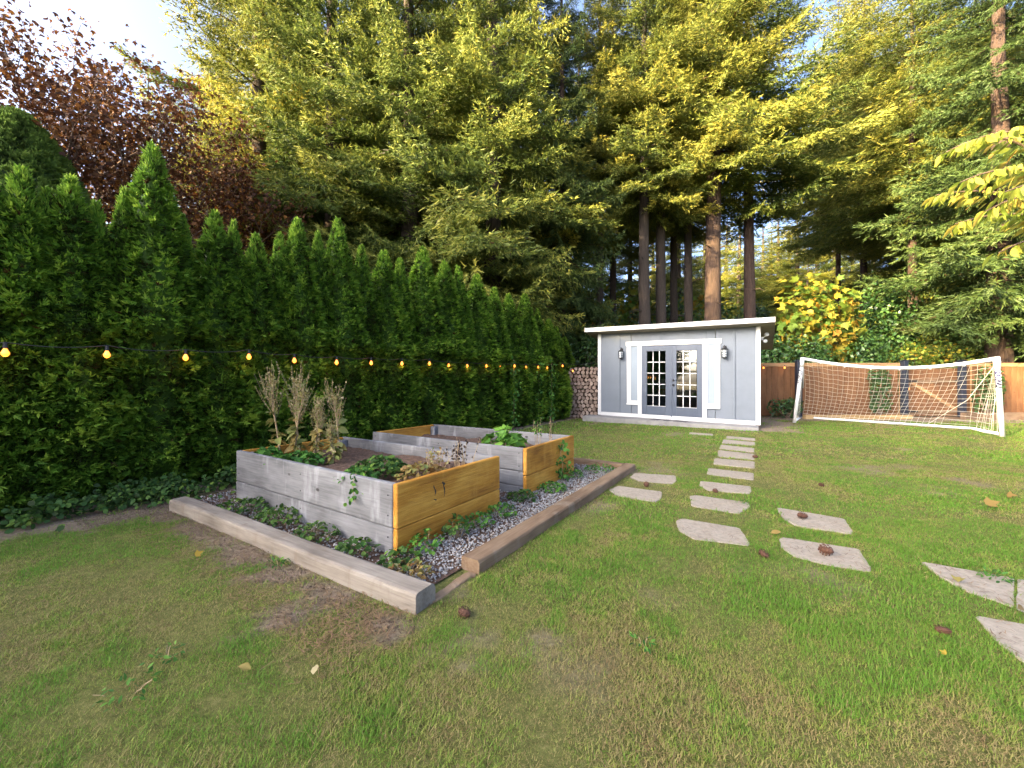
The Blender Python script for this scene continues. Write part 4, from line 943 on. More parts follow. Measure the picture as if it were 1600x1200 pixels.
# ------------------------------------------------------------------ fence and gate
FY = 13.15
fe = thing('wooden_fence', 'brown cedar board fence with top cap behind the goal', 'fence', (0, FY, 0))
rgf = random.Random(3)
gx0, gx1 = (1413 - 800) / FPX * FY, (1502 - 800) / FPX * FY
bm_ = {}
def fboard(x, w_, parent, h=1.74, y=0.0):
    k = (round(w_, 3), round(h, 2))
    if k not in bm_:
        b = MB().box(0, h, -w_ / 2 + .004, w_ / 2 - .004, -.009, .009); bm_[k] = b.mesh('board', MT['fencewood'], False, .003)
    link('board', bm_[k], parent, (x, y + rgf.uniform(-.004, .004), .04), (0, R(-90), R(90)))
x = 5.6
while x < 19.5:
    w_ = rgf.choice((.19, .21, .2))
    if not (gx0 - .2 < x + w_ / 2 < gx1 + .16): fboard(x + w_ / 2, w_, fe)
    x += w_
for a, b_ in ((5.6, gx0 - .1), (gx1 + .1, 19.5)):
    MB().box(a, b_, -.045, .045, 1.785, 1.82).part('cap', MT['fencetrim'], fe, bevel=.004)
    MB().box(a, b_, -.032, -.012, 1.70, 1.783).part('rail', MT['fencetrim'], fe, bevel=.003); MB().box(a, b_, -.03, -.012, .06, .16).part('rail', MT['fencewood'], fe, bevel=.003)
for p_ in (1179, 1302 - 55 + 2, 1404, 1515):
    xx = (p_ - 800) / FPX * FY; MB().box(xx - .025, xx + .025, -.05, -.033, .05, 1.78).part('post_trim', MT['fencetrim'], fe, bevel=.003)
for px, lab in ((1247, 'black square fence post right behind the left goal post'), (1412, 'black square gate post with the hinge plates'), (1502, 'black square gate post where the gate closes')):
    xx = (px - 800) / FPX * (FY - .12); t = thing('gate_post', lab, 'post', (xx, FY - .14, 0), 0, 'black square posts')
    MB().box(-.075, .075, -.075, .075, -.1, 1.86).part('shaft', MT['navy'], t, bevel=.006)
    b = MB(); b.add([(-.09, -.09, 1.862), (.09, -.09, 1.862), (.09, .09, 1.862), (-.09, .09, 1.862), (-.09, -.09, 1.89), (.09, -.09, 1.89), (.09, .09, 1.89), (-.09, .09, 1.89), (0, 0, 1.93)], [(0, 3, 2, 1), (0, 1, 5, 4), (1, 2, 6, 5), (2, 3, 7, 6), (3, 0, 4, 7), (4, 5, 8), (5, 6, 8), (6, 7, 8), (7, 4, 8)]); b.part('post_cap', MT['navy'], t)
ga = thing('garden_gate', 'brown board gate with a diagonal brace between two black posts', 'gate', (0, FY, 0))
x = gx0 + .10; w_ = (gx1 - gx0 - .2) / 8
for i in range(8): fboard(x + w_ * (i + .5), w_, ga, 1.60)
gp0, gp1 = gx0 + .1, gx1 - .1
MB().box(gp0, gp1, -.05, -.012, 1.16, 1.26).part('rail', MT['browntimber'], ga, bevel=.004); MB().box(gp0, gp1, -.05, -.012, .14, .24).part('rail', MT['browntimber'], ga, bevel=.004)
a0 = np.array((gp0 + .12, 1.15)); a1 = np.array((gp1 - .1, .25)); dd = a1 - a0; L = np.linalg.norm(dd); nn = np.array((-dd[1], dd[0])) / L * .05
V = [(*q, ) for q in (a0 - nn, a1 - nn, a1 + nn, a0 + nn)]
b = MB(); b.add([(q[0], -.05, q[1]) for q in V] + [(q[0], -.012, q[1]) for q in V], [(0, 1, 2, 3), (7, 6, 5, 4), (0, 4, 5, 1), (1, 5, 6, 2), (2, 6, 7, 3), (3, 7, 4, 0)]); b.part('brace', MT['fencetrim'], ga, bevel=.003)
for zz in (1.21, .19): MB().box(gp0 - .02, gp0 + .3, -.062, -.051, zz - .025, zz + .025).part('hinge', MT['black'], ga, bevel=.003)
MB().box(gp1 - .16, gp1 + .0, -.064, -.051, 1.19, 1.25).part('latch', MT['black'], ga, bevel=.003)
# low timbers in front of the fence
def low_timber(px0, px1, y, z0, z1, mat, label):
    x0, x1 = (px0 - 800) / FPX * y, (px1 - 800) / FPX * y
    o = MB().box(0, x1 - x0, -.07, .07, z0, z1).part('edging_timber', mat, None, bevel=.01, loc=(x0, y, 0)); tag(o, label, 'timber')
low_timber(1256, 1423, 12.5, -.05, .13, MT['yellowtimber'], 'yellowish edging timber on the earth behind the goal, longer piece')
low_timber(1424, 1500, 12.55, -.05, .06, MT['browntimber'], 'low brown sill timber on the earth below the gate')
low_timber(1504, 1700, 12.3, -.05, .22, MT['browntimber'], 'brown edging timber at the fence foot beside the right goal post')

# ------------------------------------------------------------------ football goal
gl = thing('football_goal', 'white plastic pipe football goal with sagging crossbar and loose net', 'goal', tuple(gp(1242, 661)))
o0 = gp(1242, 661)
def W(p): return np.asarray(p) - np.array((o0[0], o0[1], 0))
LB = W(gp(1241, 661)); RB = W(gp(1566, 683)); LT = W(at(1254, 560, 11.1)); RT = W(at(1557, 560, 8.35)); r_ = .046
LB[2] = .035; RB[2] = .035
sag = lambda t: LT + (RT - LT) * t + np.array((0, 0, -.235 * 4 * t * (1 - t) * (.9 + .2 * t)))
MB().tube([LB - (0, 0, .02), LB + (LT - LB) * .5, LT], r_, 10).part('post', MT['pvc'], gl, True)
MB().tube([RB - (0, 0, .02), RB + (RT - RB) * .5, RT], r_ * .95, 10).part('post', MT['pvc'], gl, True)
MB().tube([sag(t) for t in np.linspace(0, 1, 17)], r_ * .86, 10).part('crossbar', MT['pvc'], gl, True)
for q, dq in ((LT, LB - LT), (RT, RB - RT)):
    dq = dq / np.linalg.norm(dq); MB().tube([q - dq * .03, q + dq * .24], r_ * 1.14, 10).part('corner_joint', MT['pvc'], gl, True)
BL = W(gp(1251, 653.5)); BR = W(gp(1519, 672)); BL[2] = BR[2] = .04
bk = [LB + (0, 0, .02), BL] + [BL + (BR - BL) * t for t in np.linspace(.06, .94, 8)] + [BR, RB + (0, 0, .02)]
MB().tube(bk, .034, 8).part('ground_bar', MT['pvc'], gl, True)
st_ = W(at(1262, 563, 11.35)); MB().tube([LT + (LB - LT) * .06 + (.06, .05, 0), st_ * .55 + (LB + BL) * .225], .02, 6).part('net_stay', MT['pvc'], gl, True)
# net: cords between crossbar and ground bar, and down both sides
def ribbon(b, P, r=.0034): b.tube(P, r, 3, False)
nb = MB(); nc, nr = 33, 15
rn = random.Random(6)
grid = np.zeros((nc, nr, 3))
for i in range(nc):
    t = i / (nc - 1); top = sag(t) - np.array((0, 0, .05)); bot = BL + (BR - BL) * (t * .98 + .01) if t < .9 else BR + (RB - BR) * ((t - .9) / .1) * .8
    for j in range(nr):
        s = j / (nr - 1); p = top + (bot - top) * s
        belly = math.sin(s * math.pi) * (.10 + .10 * math.sin(t * 6))
        p = p + np.array((.35, .45, -.35)) * belly + np.array((.10 * math.sin(s * 3 + i * .05), 0, .012 * math.sin(i * 1.7 + j)))
        grid[i, j] = p
for i in range(nc): ribbon(nb, grid[i])
for j in range(nr): ribbon(nb, grid[:, j])
for (top, bot, bk_) in ((RT, RB, BR), (LT, LB, BL)):
    for i in range(8):
        t = i / 7; a = top + (bot - top) * (.06 + .9 * t); e = (top + (bk_ - top) * (.1 + .88 * t)) + np.array((0, 0, -.04 * math.sin(t * 3)))
        ribbon(nb, [a, (a + e) / 2 + np.array((0, 0, -.05)), e])
    for i in range(1, 7):
        t = i / 7; a = top + (bot - top) * .03 + (bk_ - top) * .04; e = bot + (bk_ - bot) * t; ribbon(nb, [a, a * .5 + e * .5 + np.array((.03, .02, -.03)), e])
ribbon(nb, [RT + (0, 0, -.1), (RT + BR) / 2 + np.array((-.25, .1, -.1)), BR + (BL - BR) * .22], .007)
nb.part('net', MT['net'], gl)
for i in range(6): q = sag(.12 + i * .15); MB().tube([q + (0, 0, -.06), q + (0, 0, -.02)], .016, 6).part('net_clip', MT['pvc'], gl)
def lettering(txt, size, center, d_down, face, mat, name='lettering'):
    """flat letters running down a post, on the side that faces the lawn"""
    cu = bpy.data.curves.new('lettering', 'FONT'); cu.body = txt; cu.size = size; cu.align_x = 'CENTER'; cu.align_y = 'CENTER'; cu.extrude = .001
    tmp = bpy.data.objects.new('tmp', cu); COL.objects.link(tmp)
    dg = bpy.context.evaluated_depsgraph_get(); me = bpy.data.meshes.new_from_object(tmp.evaluated_get(dg)); bpy.data.objects.remove(tmp)
    me.materials.clear(); me.materials.append(mat)
    o = link(name, me, gl); X = Vector(d_down).normalized(); Zv = Vector(face); Zv = (Zv - X * Zv.dot(X)).normalized(); Yv = Zv.cross(X)
    M_ = Matrix((X, Yv, Zv)).transposed().to_4x4(); M_.translation = Vector(center) + Zv * (r_ + .004); o.matrix_local = M_
# camera-facing direction is simply the side of the lawn the goal faces
face = Vector((-.74, -.67, 0.0))
dL = Vector(tuple(LB - LT)); dR = Vector(tuple(RB - RT))
lettering('FORZA', .125, Vector(tuple(LT + (LB - LT) * .275)), -dL, face, MT['ink'])
MB().tube([RT + (RB - RT) * .155, RT + (RB - RT) * .38], r_ * .985, 10).part('band', MT['navyband'], gl, True)
lettering('FORZA', .115, Vector(tuple(RT + (RB - RT) * .265)), dR, face, MT['white'])
MB().tube([RT + (RB - RT) * .128, RT + (RB - RT) * .15], r_ * .99, 10).part('band', MT['pvc'], gl, True)

# ------------------------------------------------------------------ string lights
def string_light(name, label, pts, sag_, br):
    t = thing(name, label, 'string light', tuple(pts[0])); P0 = np.array(pts[0]); path = []
    for a, b_ in zip(pts[:-1], pts[1:]):
        for k in range(8):
            s = k / 8; path.append(np.array(a) + (np.array(b_) - np.array(a)) * s - P0 + np.array((0, 0, .075 - sag_ * 4 * s * (1 - s))))
    path.append(np.array(pts[-1]) - P0 + (0, 0, .075)); MB().tube(path, .004, 4, False).part('cable', MT['cable'], t)
    for p in pts:
        q = np.array(p) - P0; b = MB(); b.lathe([(0, .07), (.013, .07), (.015, .03), (.015, .025), (0, .025)], 8, q); so = b.part('socket', MT['cable'], t)
        b = MB(); b.lathe([(.010, .026), (.016, .012), (br, -.012), (br * .95, -.026), (br * .55, -.04), (0, -.045)], 10, q); bo = b.part('bulb', MT['bulb'], t, True)
        ld = bpy.data.lights.new('bulb_glow', 'POINT'); ld.energy = .07; ld.color = (1, .42, .08); ld.shadow_soft_size = .02
        lo = bpy.data.objects.new('bulb_glow', ld); COL.objects.link(lo); lo.parent = t; lo.location = tuple(q + np.array((.0, -.0, -.075)))
pts = []
for px, py in ((-150, 547), (8, 549), (167, 552), (290, 557), (389, 556), (460, 562), (526, 565), (580, 566), (628, 567), (671, 567), (701, 570), (730, 571), (760, 571), (782, 573), (804, 571), (822, 573), (841, 573), (855, 574), (879, 571)):
    p = hedge_pt(px, .53); pts.append((p[0], p[1], CAMZ + (HOR - py) / FPX * p[1]))
pts.append(tuple(at(895, 579, 12.35))); 
string_light('string_light', 'string of amber bulbs strung along the cedar hedge', pts, .03, .026)
pts = [tuple(at(px, py, 12.98)) for px, py in ((1193, 574), (1226, 574), (1375, 600), (1420, 607), (1551, 577), (1640, 574))]
string_light('string_light', 'string of amber bulbs along the fence behind the goal', pts, .03, .03)
b = MB(); P = [np.array((*hedge_pt(px, .13), 1.63 + .01 * math.sin(px))) for px in (-150, 0, 150, 300, 420, 560, 680, 780, 850, 885)]
b.tube(P, .012, 6, False); tag(b.part('hedge_rail', MT['twig'], None), 'thin grey rail running through the groove of the cedar hedge', 'rail')
b = MB(); b.tube([at(879, 568, 12.1), at(905, 570, 12.3), at(938, 566, 12.3)], .006, 5); tag(b.part('tie_wire', MT['cable'], None), 'thin wire from the hedge end to the shed corner', 'wire')

# ------------------------------------------------------------------ plants in and round the beds
def soil_pt(u, v, z=.375): return yard(u, v, z)
def bolted(u, v, h, seed, lean, lab, dry):
    rg = np.random.default_rng(seed); t = thing('bolted_lettuce', lab, 'plant', soil_pt(u, v, .37), 0, 'bolted plants in the raised bed')
    L = np.array((lean[0], lean[1], 1.0)); ax = lambda s: np.array((lean[0] * s * h + .02 * math.sin(s * 6 + seed), lean[1] * s * h, s * h))
    b = MB(); b.tube([ax(s) for s in np.linspace(-.03, .75, 8)], [.013, .012, .011, .010, .009, .007, .006, .004], 6); b.part('stem', MT['drystem'], t, True)
    n = 24; s = rg.uniform(.03, .50, n); C = np.array([ax(q) for q in s]); a = rg.uniform(0, 6.28, n)
    D = unit(np.stack([np.cos(a), np.sin(a), rg.uniform(-.9, .5, n)], 1)); N = unit(np.stack([-np.cos(a) * .3, -np.sin(a) * .3, np.ones(n)], 1) + rg.normal(0, .5, (n, 3)))
    Vl, Fl, tl = leaves(rg, C, N, D, .105, long_leaf(.30), np.clip(rg.beta(2, 2, n) * .6 + (.36 if dry else .42), 0, 1), .6)
    link('foliage', mesh('foliage', Vl, Fl, tl, False, [MT['dry']]), t)
    b = MB(); heads = []
    for i in range(46):
        s0 = rg.uniform(.38, .76); p = ax(s0); a = rg.uniform(0, 6.28); l = h * rg.uniform(.12, .36); w3 = rg.uniform(.05, .6); q = p + np.array((math.cos(a) * l * w3, math.sin(a) * l * w3, l))
        b.tube([p, (p + q) / 2 + np.array((math.cos(a), math.sin(a), 0)) * l * .06, q], .0016, 3, False)
        for k in range(6): heads.append(p + (q - p) * rg.uniform(.35, 1.05) + rg.normal(0, .012, 3))
    b.part('seed_stalk', MT['drystem'], t)
    C = np.array(heads); n = len(C); D = unit(rg.normal(0, .5, (n, 3)) + np.array((0, 0, 1))); T, tt = sprays(rg, C, D, .022, 3, 1.5, .30, np.clip(rg.normal(.82, .18, n), 0, 1))
    link('seed_head', tris_mesh('seed_head', T, tt, [MT['dry']]), t)
MT['drystem'] = plain('dry_stem', (.30, .22, .12), .8, 0, .25, 30, .1)
bolted(-2.28, .34, 1.02, 1, (-.10, .05), 'tallest dry seeded lettuce stalk at the corner of the raised bed', True)
bolted(-2.20, .52, .96, 2, (-.04, .0), 'dry seeded stalk close beside the tallest one', True)
bolted(-2.08, .42, .88, 3, (.06, .04), 'dry seeded stalk leaning off the tallest pair', True)
bolted(-1.98, .62, .66, 4, (.03, -.02), 'half green bolted lettuce in the middle of the clump', False)
bolted(-1.86, .50, .68, 5, (.02, .03), 'bolted lettuce with pale seed tuft and green lower leaves', False)
bolted(-1.72, .66, .80, 6, (-.03, .02), 'bolted lettuce with a white fluffy top at the clump edge', False)
bolted(-1.60, .52, .42, 7, (.04, .0), 'short green bolted lettuce nearest the bare soil', False)
def clump(name, label, p, r, n, size, shape, mat, seed, h=.15, tintb=(2, 2), cat='plant', group=None, stems=14):
    rg = np.random.default_rng(seed); t = thing(name, label, cat, p, 0, group)
    a = rg.uniform(0, 6.28, n); q = np.sqrt(rg.random(n)) * r; C = np.stack([q * np.cos(a), q * np.sin(a), h * (1 - (q / r) ** 2 * .6) * rg.uniform(.35, 1.05, n) + .01], 1)
    D = unit(np.stack([np.cos(a), np.sin(a), rg.uniform(-.5, .5, n)], 1) + rg.normal(0, .5, (n, 3))); N = unit(np.stack([np.cos(a) * .4, np.sin(a) * .4, np.ones(n)], 1) + rg.normal(0, .35, (n, 3)))
    Vl, Fl, tl = leaves(rg, C, N, D, size, shape, np.clip(rg.beta(*tintb, n), 0, 1)); link('foliage', mesh('foliage', Vl, Fl, tl, False, [mat]), t)
    b = MB()
    for i in range(stems): c = C[rg.integers(n)]; b.tube([(c[0] * .3, c[1] * .3, -.02), c * np.array((.7, .7, .6)), c], .002, 3, False)
    b.part('stem', MT['drystem'], t); return t
clump('strawberry_plant', 'dark green strawberry clump in the bed soil', soil_pt(-.72, .42, .37), .24, 330, .055, oval_leaf(), MT['ivy'], 71, .17)
clump('strawberry_plant', 'yellowing low weed clump along the grey board', soil_pt(-.62, .14, .40), .17, 160, .045, oval_leaf(), MT['fresh'], 72, .10, (1.2, 2))
clump('leafy_weed', 'low green leaves at the foot of the bolted lettuces', soil_pt(-1.75, .25, .37), .26, 260, .06, oval_leaf(), MT['fresh'], 73, .12, (1.5, 2.5))
clump('leafy_weed', 'brown green weeds beside the strawberry clump', soil_pt(-.33, .55, .37), .22, 200, .045, oval_leaf(), MT['dry'], 74, .13, (1.5, 2))
clump('leafy_weed', 'pale leaves at the corner under the tallest stalk', soil_pt(-2.22, .2, .37), .14, 70, .08, oval_leaf(), MT['fresh'], 75, .14, (2, 3))
clump('squash_plant', 'bright green broad leafed squash in the emptier raised bed', soil_pt(-.55, 2.12, .34), .27, 60, .17, maple_leaf(7), MT['fresh'], 76, .30, (4, 1.3))
def stalks(name, label, p, n, h, r, seed, mat, stem, dot=.02):
    rg = np.random.default_rng(seed); t = thing(name, label, 'plant', p); b = MB(); C = []
    for i in range(n):
        a = rg.uniform(0, 6.28); q = r * rg.random(); l = h * rg.uniform(.6, 1); P0 = np.array((q * .4 * math.cos(a), q * .4 * math.sin(a), -.02)); P1 = np.array((q * math.cos(a), q * math.sin(a), l))
        m = (P0 + P1) / 2 + rg.normal(0, .02, 3); b.tube([P0, m, P1], [.003, .0025, .0015], 4, False)
        for k in range(9): C.append(m + (P1 - m) * rg.random() + rg.normal(0, .013, 3))
    b.part('stem', stem, t); C = np.array(C); m = len(C); D = unit(rg.normal(0, 1, (m, 3)))
    V, F, tt = leaves(rg, C, unit(rg.normal(0, 1, (m, 3))), D, dot, oval_leaf(), rg.random(m)); link('seed_head', mesh('seed_head', V, F, tt, False, [mat]), t)
MT['deadseed'] = leafmat('dead_seed', [(0, (.02, .014, .012)), (1, (.07, .045, .035))], .1)
stalks('dead_stalks', 'dead plant with dark seed heads beside the amber end board', soil_pt(-.18, .88, .37), 13, .34, .24, 81, MT['deadseed'], MT['drystem'], .026)
stalks('dead_stalks', 'dry brown stalks standing in soil between strawberry and end board', soil_pt(-.36, .70, .37), 12, .26, .2, 82, MT['dry'], MT['drystem'], .022)
stalks('dead_stalks', 'dark leafless stalk in the emptier bed near its amber end', soil_pt(-.16, 2.55, .34), 4, .48, .08, 83, MT['deadseed'], MT['drystem'], .02)
stalks('dead_stalks', 'thin pale green stalks in the emptier bed beside the squash', soil_pt(-.38, 2.62, .34), 5, .40, .12, 84, MT['fresh'], MT['drystem'], .03)
GW = 'weeds growing through the gravel'
for (u, v, r, n, h, m, lab, s) in ((.10, .16, .13, 90, .14, 'fresh', 'scraggly weed at the foot of the nearest amber end board corner', 91), (.12, .46, .10, 70, .16, 'ivy', 'dark upright weed against the lower amber board', 92), (.14, .72, .13, 110, .12, 'fresh', 'low bright weed along the amber end board', 93), (.13, 1.05, .14, 110, .10, 'fresh', 'spreading weed below the far edge of the amber end board', 94),
     (.05, 1.55, .16, 130, .08, 'ivy', 'dark weed patch in the gap between the two raised beds', 95), (.14, 2.0, .17, 160, .08, 'fresh', 'green weed mat below the second amber end', 96), (.10, 2.62, .14, 130, .14, 'fresh', 'bushy weed at the outer corner of the second bed', 97), (.28, 3.1, .2, 150, .12, 'fresh', 'grassy weed before the crossing brown timber', 98),
     (-.25, -.14, .14, 100, .10, 'ivy', 'weed between grey board and pale timber, close to the corner', 99), (-.75, -.13, .18, 140, .11, 'ivy', 'leafy weed behind the pale timber below the second screw row', 100), (-1.3, -.16, .2, 170, .14, 'ivy', 'round leafed weed behind the middle of the pale timber', 101), (-1.85, -.18, .22, 190, .13, 'ivy', 'dark weed patch behind the far half of the pale timber', 102),
     (.30, -.18, .15, 120, .09, 'dry', 'brown weedy tuft where pale timber meets the gravel', 103), (.12, -.08, .13, 90, .09, 'ivy', 'green weed on gravel off the nearest bed corner', 104)):
    clump('gravel_weed', lab, yard(u, v, .012), r, n, .034 if m != 'ivy' else .042, oval_leaf(), MT[m], s, h, (1.7, 2), 'weed', GW)
# vine climbing the second bed's end and one trailing over the grey board
def vine(name, label, P, n, size, mat, seed, jit=.05):
    rg = np.random.default_rng(seed); P = np.array(P); t = thing(name, label, 'vine', tuple(P[0])); Q = P - P[0]
    b = MB(); b.tube(Q, .003, 4, False); b.part('stem', MT['drystem'], t)
    x = rg.uniform(0, len(Q) - 1.001, n); i = x.astype(int); C = Q[i] + (Q[i + 1] - Q[i]) * (x - i)[:, None] + rg.normal(0, jit, (n, 3)) * np.array((1, 1, .7))
    N = unit(np.array((.5, -.6, .6)) + rg.normal(0, .4, (n, 3))); V, F, tt = leaves(rg, C, N, unit(rg.normal(0, .6, (n, 3)) + np.array((0, 0, -.6))), size, oval_leaf(), rg.random(n)); link('foliage', mesh('foliage', V, F, tt, False, [mat]), t)
vine('climbing_vine', 'bright leafy vine climbing the amber end of the second bed', [yard(.05, 2.42, .02), yard(.06, 2.44, .2), yard(.05, 2.40, .36), yard(.05, 2.5, .44)], 46, .06, MT['fresh'], 111, .045)
vine('trailing_vine', 'thin vine trailing over the grey front board', [yard(-.55, .12, .44), yard(-.48, .02, .51), yard(-.45, -.03, .44), yard(-.42, -.03, .32)], 44, .034, MT['fresh'], 112, .03)
def hedge_vine(px, seed, lab):
    p = hedge_pt(px, .52); vine('climbing_vine', lab, [np.array((p[0], p[1], z_)) for z_ in np.linspace(.05, 1.75, 8)], 150, .075, MT['fresh'], seed, .07)
hedge_vine(803, 113, 'pale leafy vine hanging on the cedar hedge behind the far bed'); hedge_vine(842, 114, 'pale vine strand near the end of the cedar hedge'); hedge_vine(862, 115, 'yellowish vine on the last cedars before the firewood')
# bramble and ivy along the hedge foot
rgn = np.random.default_rng(121); n = 4600
t_ = rgn.uniform(-2.4, .9, n); off = np.abs(rgn.normal(0, .20, n)) + .02
w2 = fbm(t_ * 2.5, off * 4, 5); keep = (w2 > .49) | ((t_ > -.75) & (t_ < .25) & (w2 > .42)); t_, off = t_[keep], off[keep]; n = len(t_)
C = np.stack([-3.5 + .548 * t_ + off * .837, 4.4 + .837 * t_ - off * .548, .02 + rgn.random(n) * .20 * np.clip(1.1 - off * 1.6, .15, 1)], 1)
V, F, tt = leaves(rgn, C, unit(np.array((.35, -.3, .8)) + rgn.normal(0, .4, (n, 3))), unit(rgn.normal(0, .8, (n, 3)) + np.array((.4, -.3, -.3))), .048, oval_leaf(), np.clip(rgn.beta(1.5, 2.4, n), 0, 1))
tag(link('bramble', mesh('bramble', V, F, tt, False, [MT['ivy']])), 'dark green bramble and ivy along the hedge foot', None, None, 'stuff')

# ------------------------------------------------------------------ grass
def grass(seed):
    rg = np.random.default_rng(seed); out = []
    bedpoly = [yard(-2.95, -.52), yard(.62, -.40), yard(.62, 3.6), yard(-2.6, 3.6)]
    slab = [shw(-.30, -.63, 0), shw(SHW, -.63, 0), shw(SHW + .05, 4, 0), shw(-1.2, 4, 0)]
    zones = [(1.0, 2.0, 34000, .0017, .022, 1), (2.0, 3.4, 19000, .0023, .023, 1), (3.4, 6.0, 6500, .0038, .025, 1), (6.0, 9.0, 1500, .0072, .029, 1), (9.0, 13.2, 700, .0115, .033, 1)]
    for (y0, y1, dens, wd, ht, seg) in zones:
        xa, xb = max(-1.38 * y1 - .3, -5.6), 1.40 * y1 + .3; n = int((xb - xa) * (y1 - y0) * dens)
        P = np.stack([rg.uniform(xa, xb, n), rg.uniform(y0, y1, n)], 1)
        k = np.abs(P[:, 0]) < 1.40 * P[:, 1] + .35; k &= ~in_poly(P, bedpoly); k &= ~in_poly(P, slab)
        for sp in STONE_POLY:
            c = sp.mean(0); near = (np.abs(P - c) < 2.2).all(1); ins = np.zeros(len(P), bool); ins[near] = in_poly(P[near], c + (sp - c) * .94); k &= ~ins
        P = P[k]; b = bare_mask(P); P_, b = P, b; k = rg.random(len(P)) > b * .93; P = P[k]; b = b[k]; n = len(P)
        dry = lawn_dry(P); clump_ = fbm(P[:, 0] * 9, P[:, 1] * 9, 61, 2)
        h = ht * rg.uniform(.5, 1.25, n) * (.6 + .75 * clump_) * (1 - .35 * dry) ; a = rg.uniform(0, 6.283, n); lean = np.abs(rg.normal(.75, .5, n)) * (1 + .5 * dry)
        d = np.stack([np.cos(a), np.sin(a)], 1); s = np.stack([-d[:, 1], d[:, 0], np.zeros(n)], 1) * (wd * rg.uniform(.7, 1.4, n))[:, None]
        B = np.column_stack([P, np.full(n, -.004)]); tip = B + np.column_stack([d * (h * lean)[:, None], h])
        tint = np.clip(.92 - dry * .62 - b * .3 + rg.normal(0, .2, n) + (clump_ - .5) * .5, 0, 1); st = rg.random(n) < .07 + dry * .17; tint[st] = rg.uniform(.05, .32, st.sum())
        if seg == 3:
            M_ = B + np.column_stack([d * (h * lean * .33)[:, None], h * .62])
            V = np.stack([B - s, B + s, M_ + s * .8, M_ - s * .8, tip], 1); F = np.array([(0, 1, 2), (0, 2, 3), (3, 2, 4)])
        else: V = np.stack([B - s, B + s, tip], 1); F = np.array([(0, 1, 2)])
        kk = V.shape[1]; out.append((V.reshape(-1, 3), (F[None] + np.arange(n)[:, None, None] * kk).reshape(-1, 3), np.repeat(tint, kk)))
    return join(out)
V, F, tt = grass(131)
tag(link('grass', mesh('grass', V, F, tt, False, [MT['grass']])), 'short mown lawn grass with straw coloured patches', None, None, 'stuff')
# broad leaved lawn weeds and clover
for (px, py, r, n, lab, s) in ((195, 1085, .10, 36, 'flat grey green rosette weed low in the lawn', 141), (258, 1030, .07, 30, 'small bright weed in the shaded lawn corner', 142), (1005, 1010, .05, 20, 'tiny bluish weed in the middle of the lawn', 143), (1555, 905, .07, 60, 'grassy weed growing in the crack of the wedge paver', 144), (1160, 788, .05, 30, 'weed tuft at the edge of the eighth path paver', 145), (435, 885, .07, 40, 'small weed beside the worn earth patch', 146)):
    clump('lawn_weed', lab, gp(px, py), r, n, .026, long_leaf(.22), MT['fresh'], s, .035, (1.6, 2.4), 'weed', 'weeds in the lawn', 3)
# needle litter on pavers, earth and timbers
rgn = np.random.default_rng(151); L_ = []
for sp in STONE_POLY[:2] + STONE_POLY[6:]:
    lo, hi = sp.min(0), sp.max(0); m = int(min(np.prod(hi - lo), .8) * 480); q = rgn.uniform(lo, hi, (m, 2)); L_.append(np.column_stack([q[in_poly(q, sp)], np.full(in_poly(q, sp).sum(), .0165)]))
u = rgn.uniform(-2.4, .5, 1400); v = rgn.uniform(-.85, -.48, 1400); q = ORG + u[:, None] * UU + v[:, None] * VV; L_.append(np.column_stack([q, np.full(1400, .014)]))
q = gp(560, 975)[:2] + rgn.normal(0, .16, (700, 2)); L_.append(np.column_stack([q, np.full(700, .014)]))
C = np.concatenate(L_); n = len(C); a = rgn.uniform(0, 6.283, n); d = np.stack([np.cos(a), np.sin(a), rgn.normal(0, .08, n)], 1) * rgn.uniform(.010, .028, n)[:, None]; s = np.stack([-np.sin(a), np.cos(a), np.zeros(n)], 1) * .0014
V = np.stack([C - d - s, C - d + s, C + d + s, C + d - s], 1).reshape(-1, 3)
tag(link('needle_litter', mesh('needle_litter', V, np.arange(n * 4).reshape(-1, 4), np.repeat(rgn.random(n), 4), False, [MT['litter']])), 'fallen brown fir needles on pavers and worn earth', None, None, 'stuff')

# ------------------------------------------------------------------ pine cones and fallen leaves
def cone_mesh(seed):
    rg = np.random.default_rng(seed); b = MB(); b.lathe([(0, -.034), (.012, -.03), (.019, -.008), (.016, .015), (.008, .03), (0, .034)], 8)
    for i in range(46):
        f = (i + .5) / 46; a = i * 2.4; z = -.03 + .06 * f; r = .021 * math.sin(math.pi * (f * .85 + .1)) + .004
        c = np.array((r * math.cos(a), r * math.sin(a), z)); o = np.array((math.cos(a), math.sin(a), -.45)) * .0055; s = np.array((-math.sin(a), math.cos(a), 0)) * .0062; up = np.array((0, 0, .0035))
        b.add([c - s * .7, c + s * .7, c + o + s, c + o - s, c + o * 1.3, c + o * .8 + up], [(0, 1, 2, 4, 3), (3, 4, 5), (4, 2, 5), (0, 3, 5), (2, 1, 5), (1, 0, 5)])
    b.V = [(v[2], v[0], v[1]) for v in b.V]; return b.mesh('pine_cone', MT['cone'])
CM = [cone_mesh(1), cone_mesh(2)]
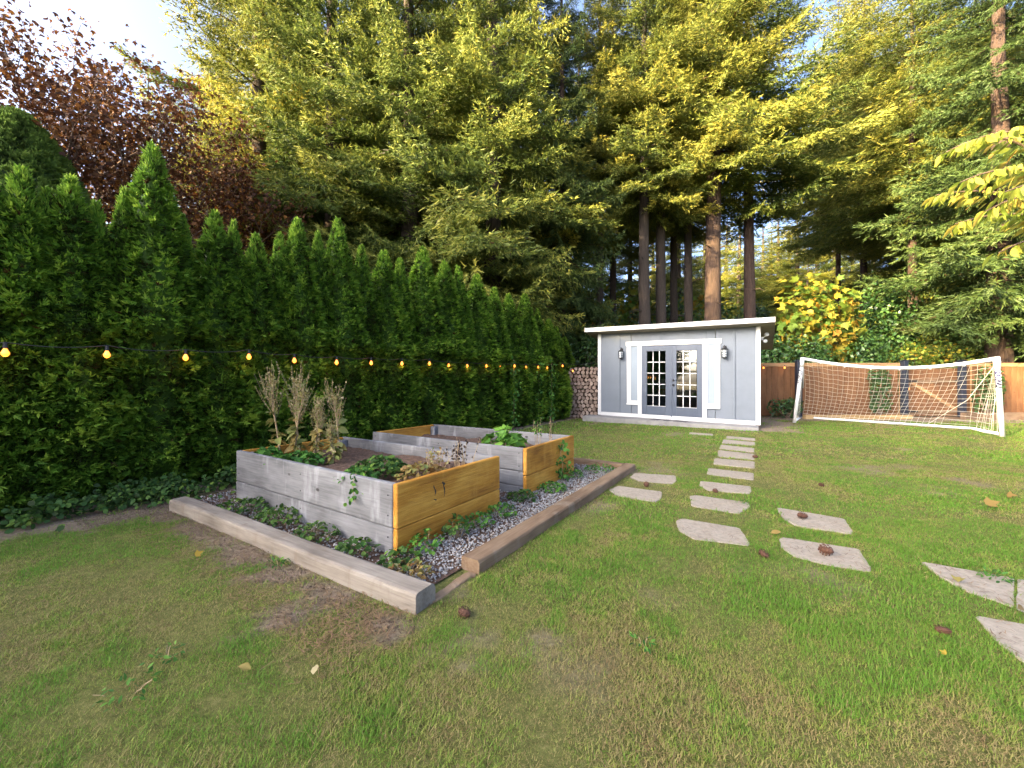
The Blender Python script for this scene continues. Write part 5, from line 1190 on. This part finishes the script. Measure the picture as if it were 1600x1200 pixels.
for i, (px, py, s, z, lab) in enumerate(((726, 964, 1.0, .0, 'brown pine cone on the grass off the end of the pale timber'), (1194, 871, 1.0, 0, 'brown pine cone in the grass between the two paver runs'), (1254, 810, 1.15, .014, 'pine cone on the paver where the path bends'), (1291, 866, 1.3, .014, 'large round pine cone on the second bent paver'), (1474, 991, .85, 0, 'pine cone in the grass near the last pale paver'),
      (1283, 760, .9, 0, 'dark pine cone alone in the middle of the lawn'), (1010, 760, 1.0, .014, 'pine cone on the paver touching the brown timber'), (1118, 770, .9, 0, 'small pine cone beside the straight path'), (1180, 716, 1.2, 0, 'pine cone near the goal side of the straight path'))):
    o = link('pine_cone', CM[i % 2], None, gp(px, py, z) + np.array((0, 0, .022 * s)), (rg.uniform(0, 6), rg.uniform(-.3, .3), rg.uniform(0, 6)), (s, s, s)); tag(o, lab, 'pine cone', 'pine cones on the lawn')
def leaf_obj(px, py, size, shape, tint, mat, lab, seed, z=.025, flip=0):
    rg = np.random.default_rng(seed); a = rg.uniform(0, 6.28); Dd = np.array([[math.cos(a), math.sin(a), .35]]); Nn = np.array([[rg.normal(0, .4), -.5, .8]])
    V, F, tt = leaves(rg, np.zeros((1, 3)), Nn, Dd, size, shape, np.array([tint]), .7); V[:, 2] -= V[:, 2].min()
    o = link('fallen_leaf', mesh('fallen_leaf', V, F, tt, False, [mat]), None, gp(px, py, z)); tag(o, lab, 'leaf', 'fallen leaves on the lawn')
leaf_obj(392, 1046, .07, long_leaf(.28), .55, MT['dry'], 'curled tan leaf on the shaded lawn', 1)
leaf_obj(492, 1049, .035, oval_leaf(), 1.0, MT['dry'], 'small pale grey leaf lying past the curled tan one', 2)
leaf_obj(1498, 908, .055, maple_leaf(7), .6, MT['dry'], 'tan leaf on the long wedge paver', 3, .02)
leaf_obj(1549, 790, .10, maple_leaf(7), .35, MT['dry'], 'brown maple leaf on the open lawn toward the goal', 4)
leaf_obj(1580, 777, .09, maple_leaf(7), .3, MT['dry'], 'second brown maple leaf on the open lawn', 5)
leaf_obj(1597, 956, .07, oval_leaf(), .35, MT['dry'], 'orange tan leaf at the edge of the wedge paver', 6, .02)
leaf_obj(1584, 942, .05, oval_leaf(), .5, MT['dry'], 'small tan leaf by the weedy crack', 7, .02)
leaf_obj(1474, 1021, .032, maple_leaf(7), .8, MT['maple'], 'small bright yellow blossom low in the grass', 8)
leaf_obj(175, 882, .06, oval_leaf(), .8, MT['maple'], 'small yellow leaf near the bramble', 9)
leaf_obj(1205, 833, .06, long_leaf(.3), .45, MT['dry'], 'dry brown leaf between the path pavers', 10)
leaf_obj(310, 868, .055, maple_leaf(7), .85, MT['maple'], 'orange leaf on the earth by the bramble', 11)

for o in bpy.data.objects:
    if o.parent and o.name.split('.')[0] in ('stem', 'foliage', 'seed_head', 'seed_stalk', 'net'): o['kind'] = 'stuff'
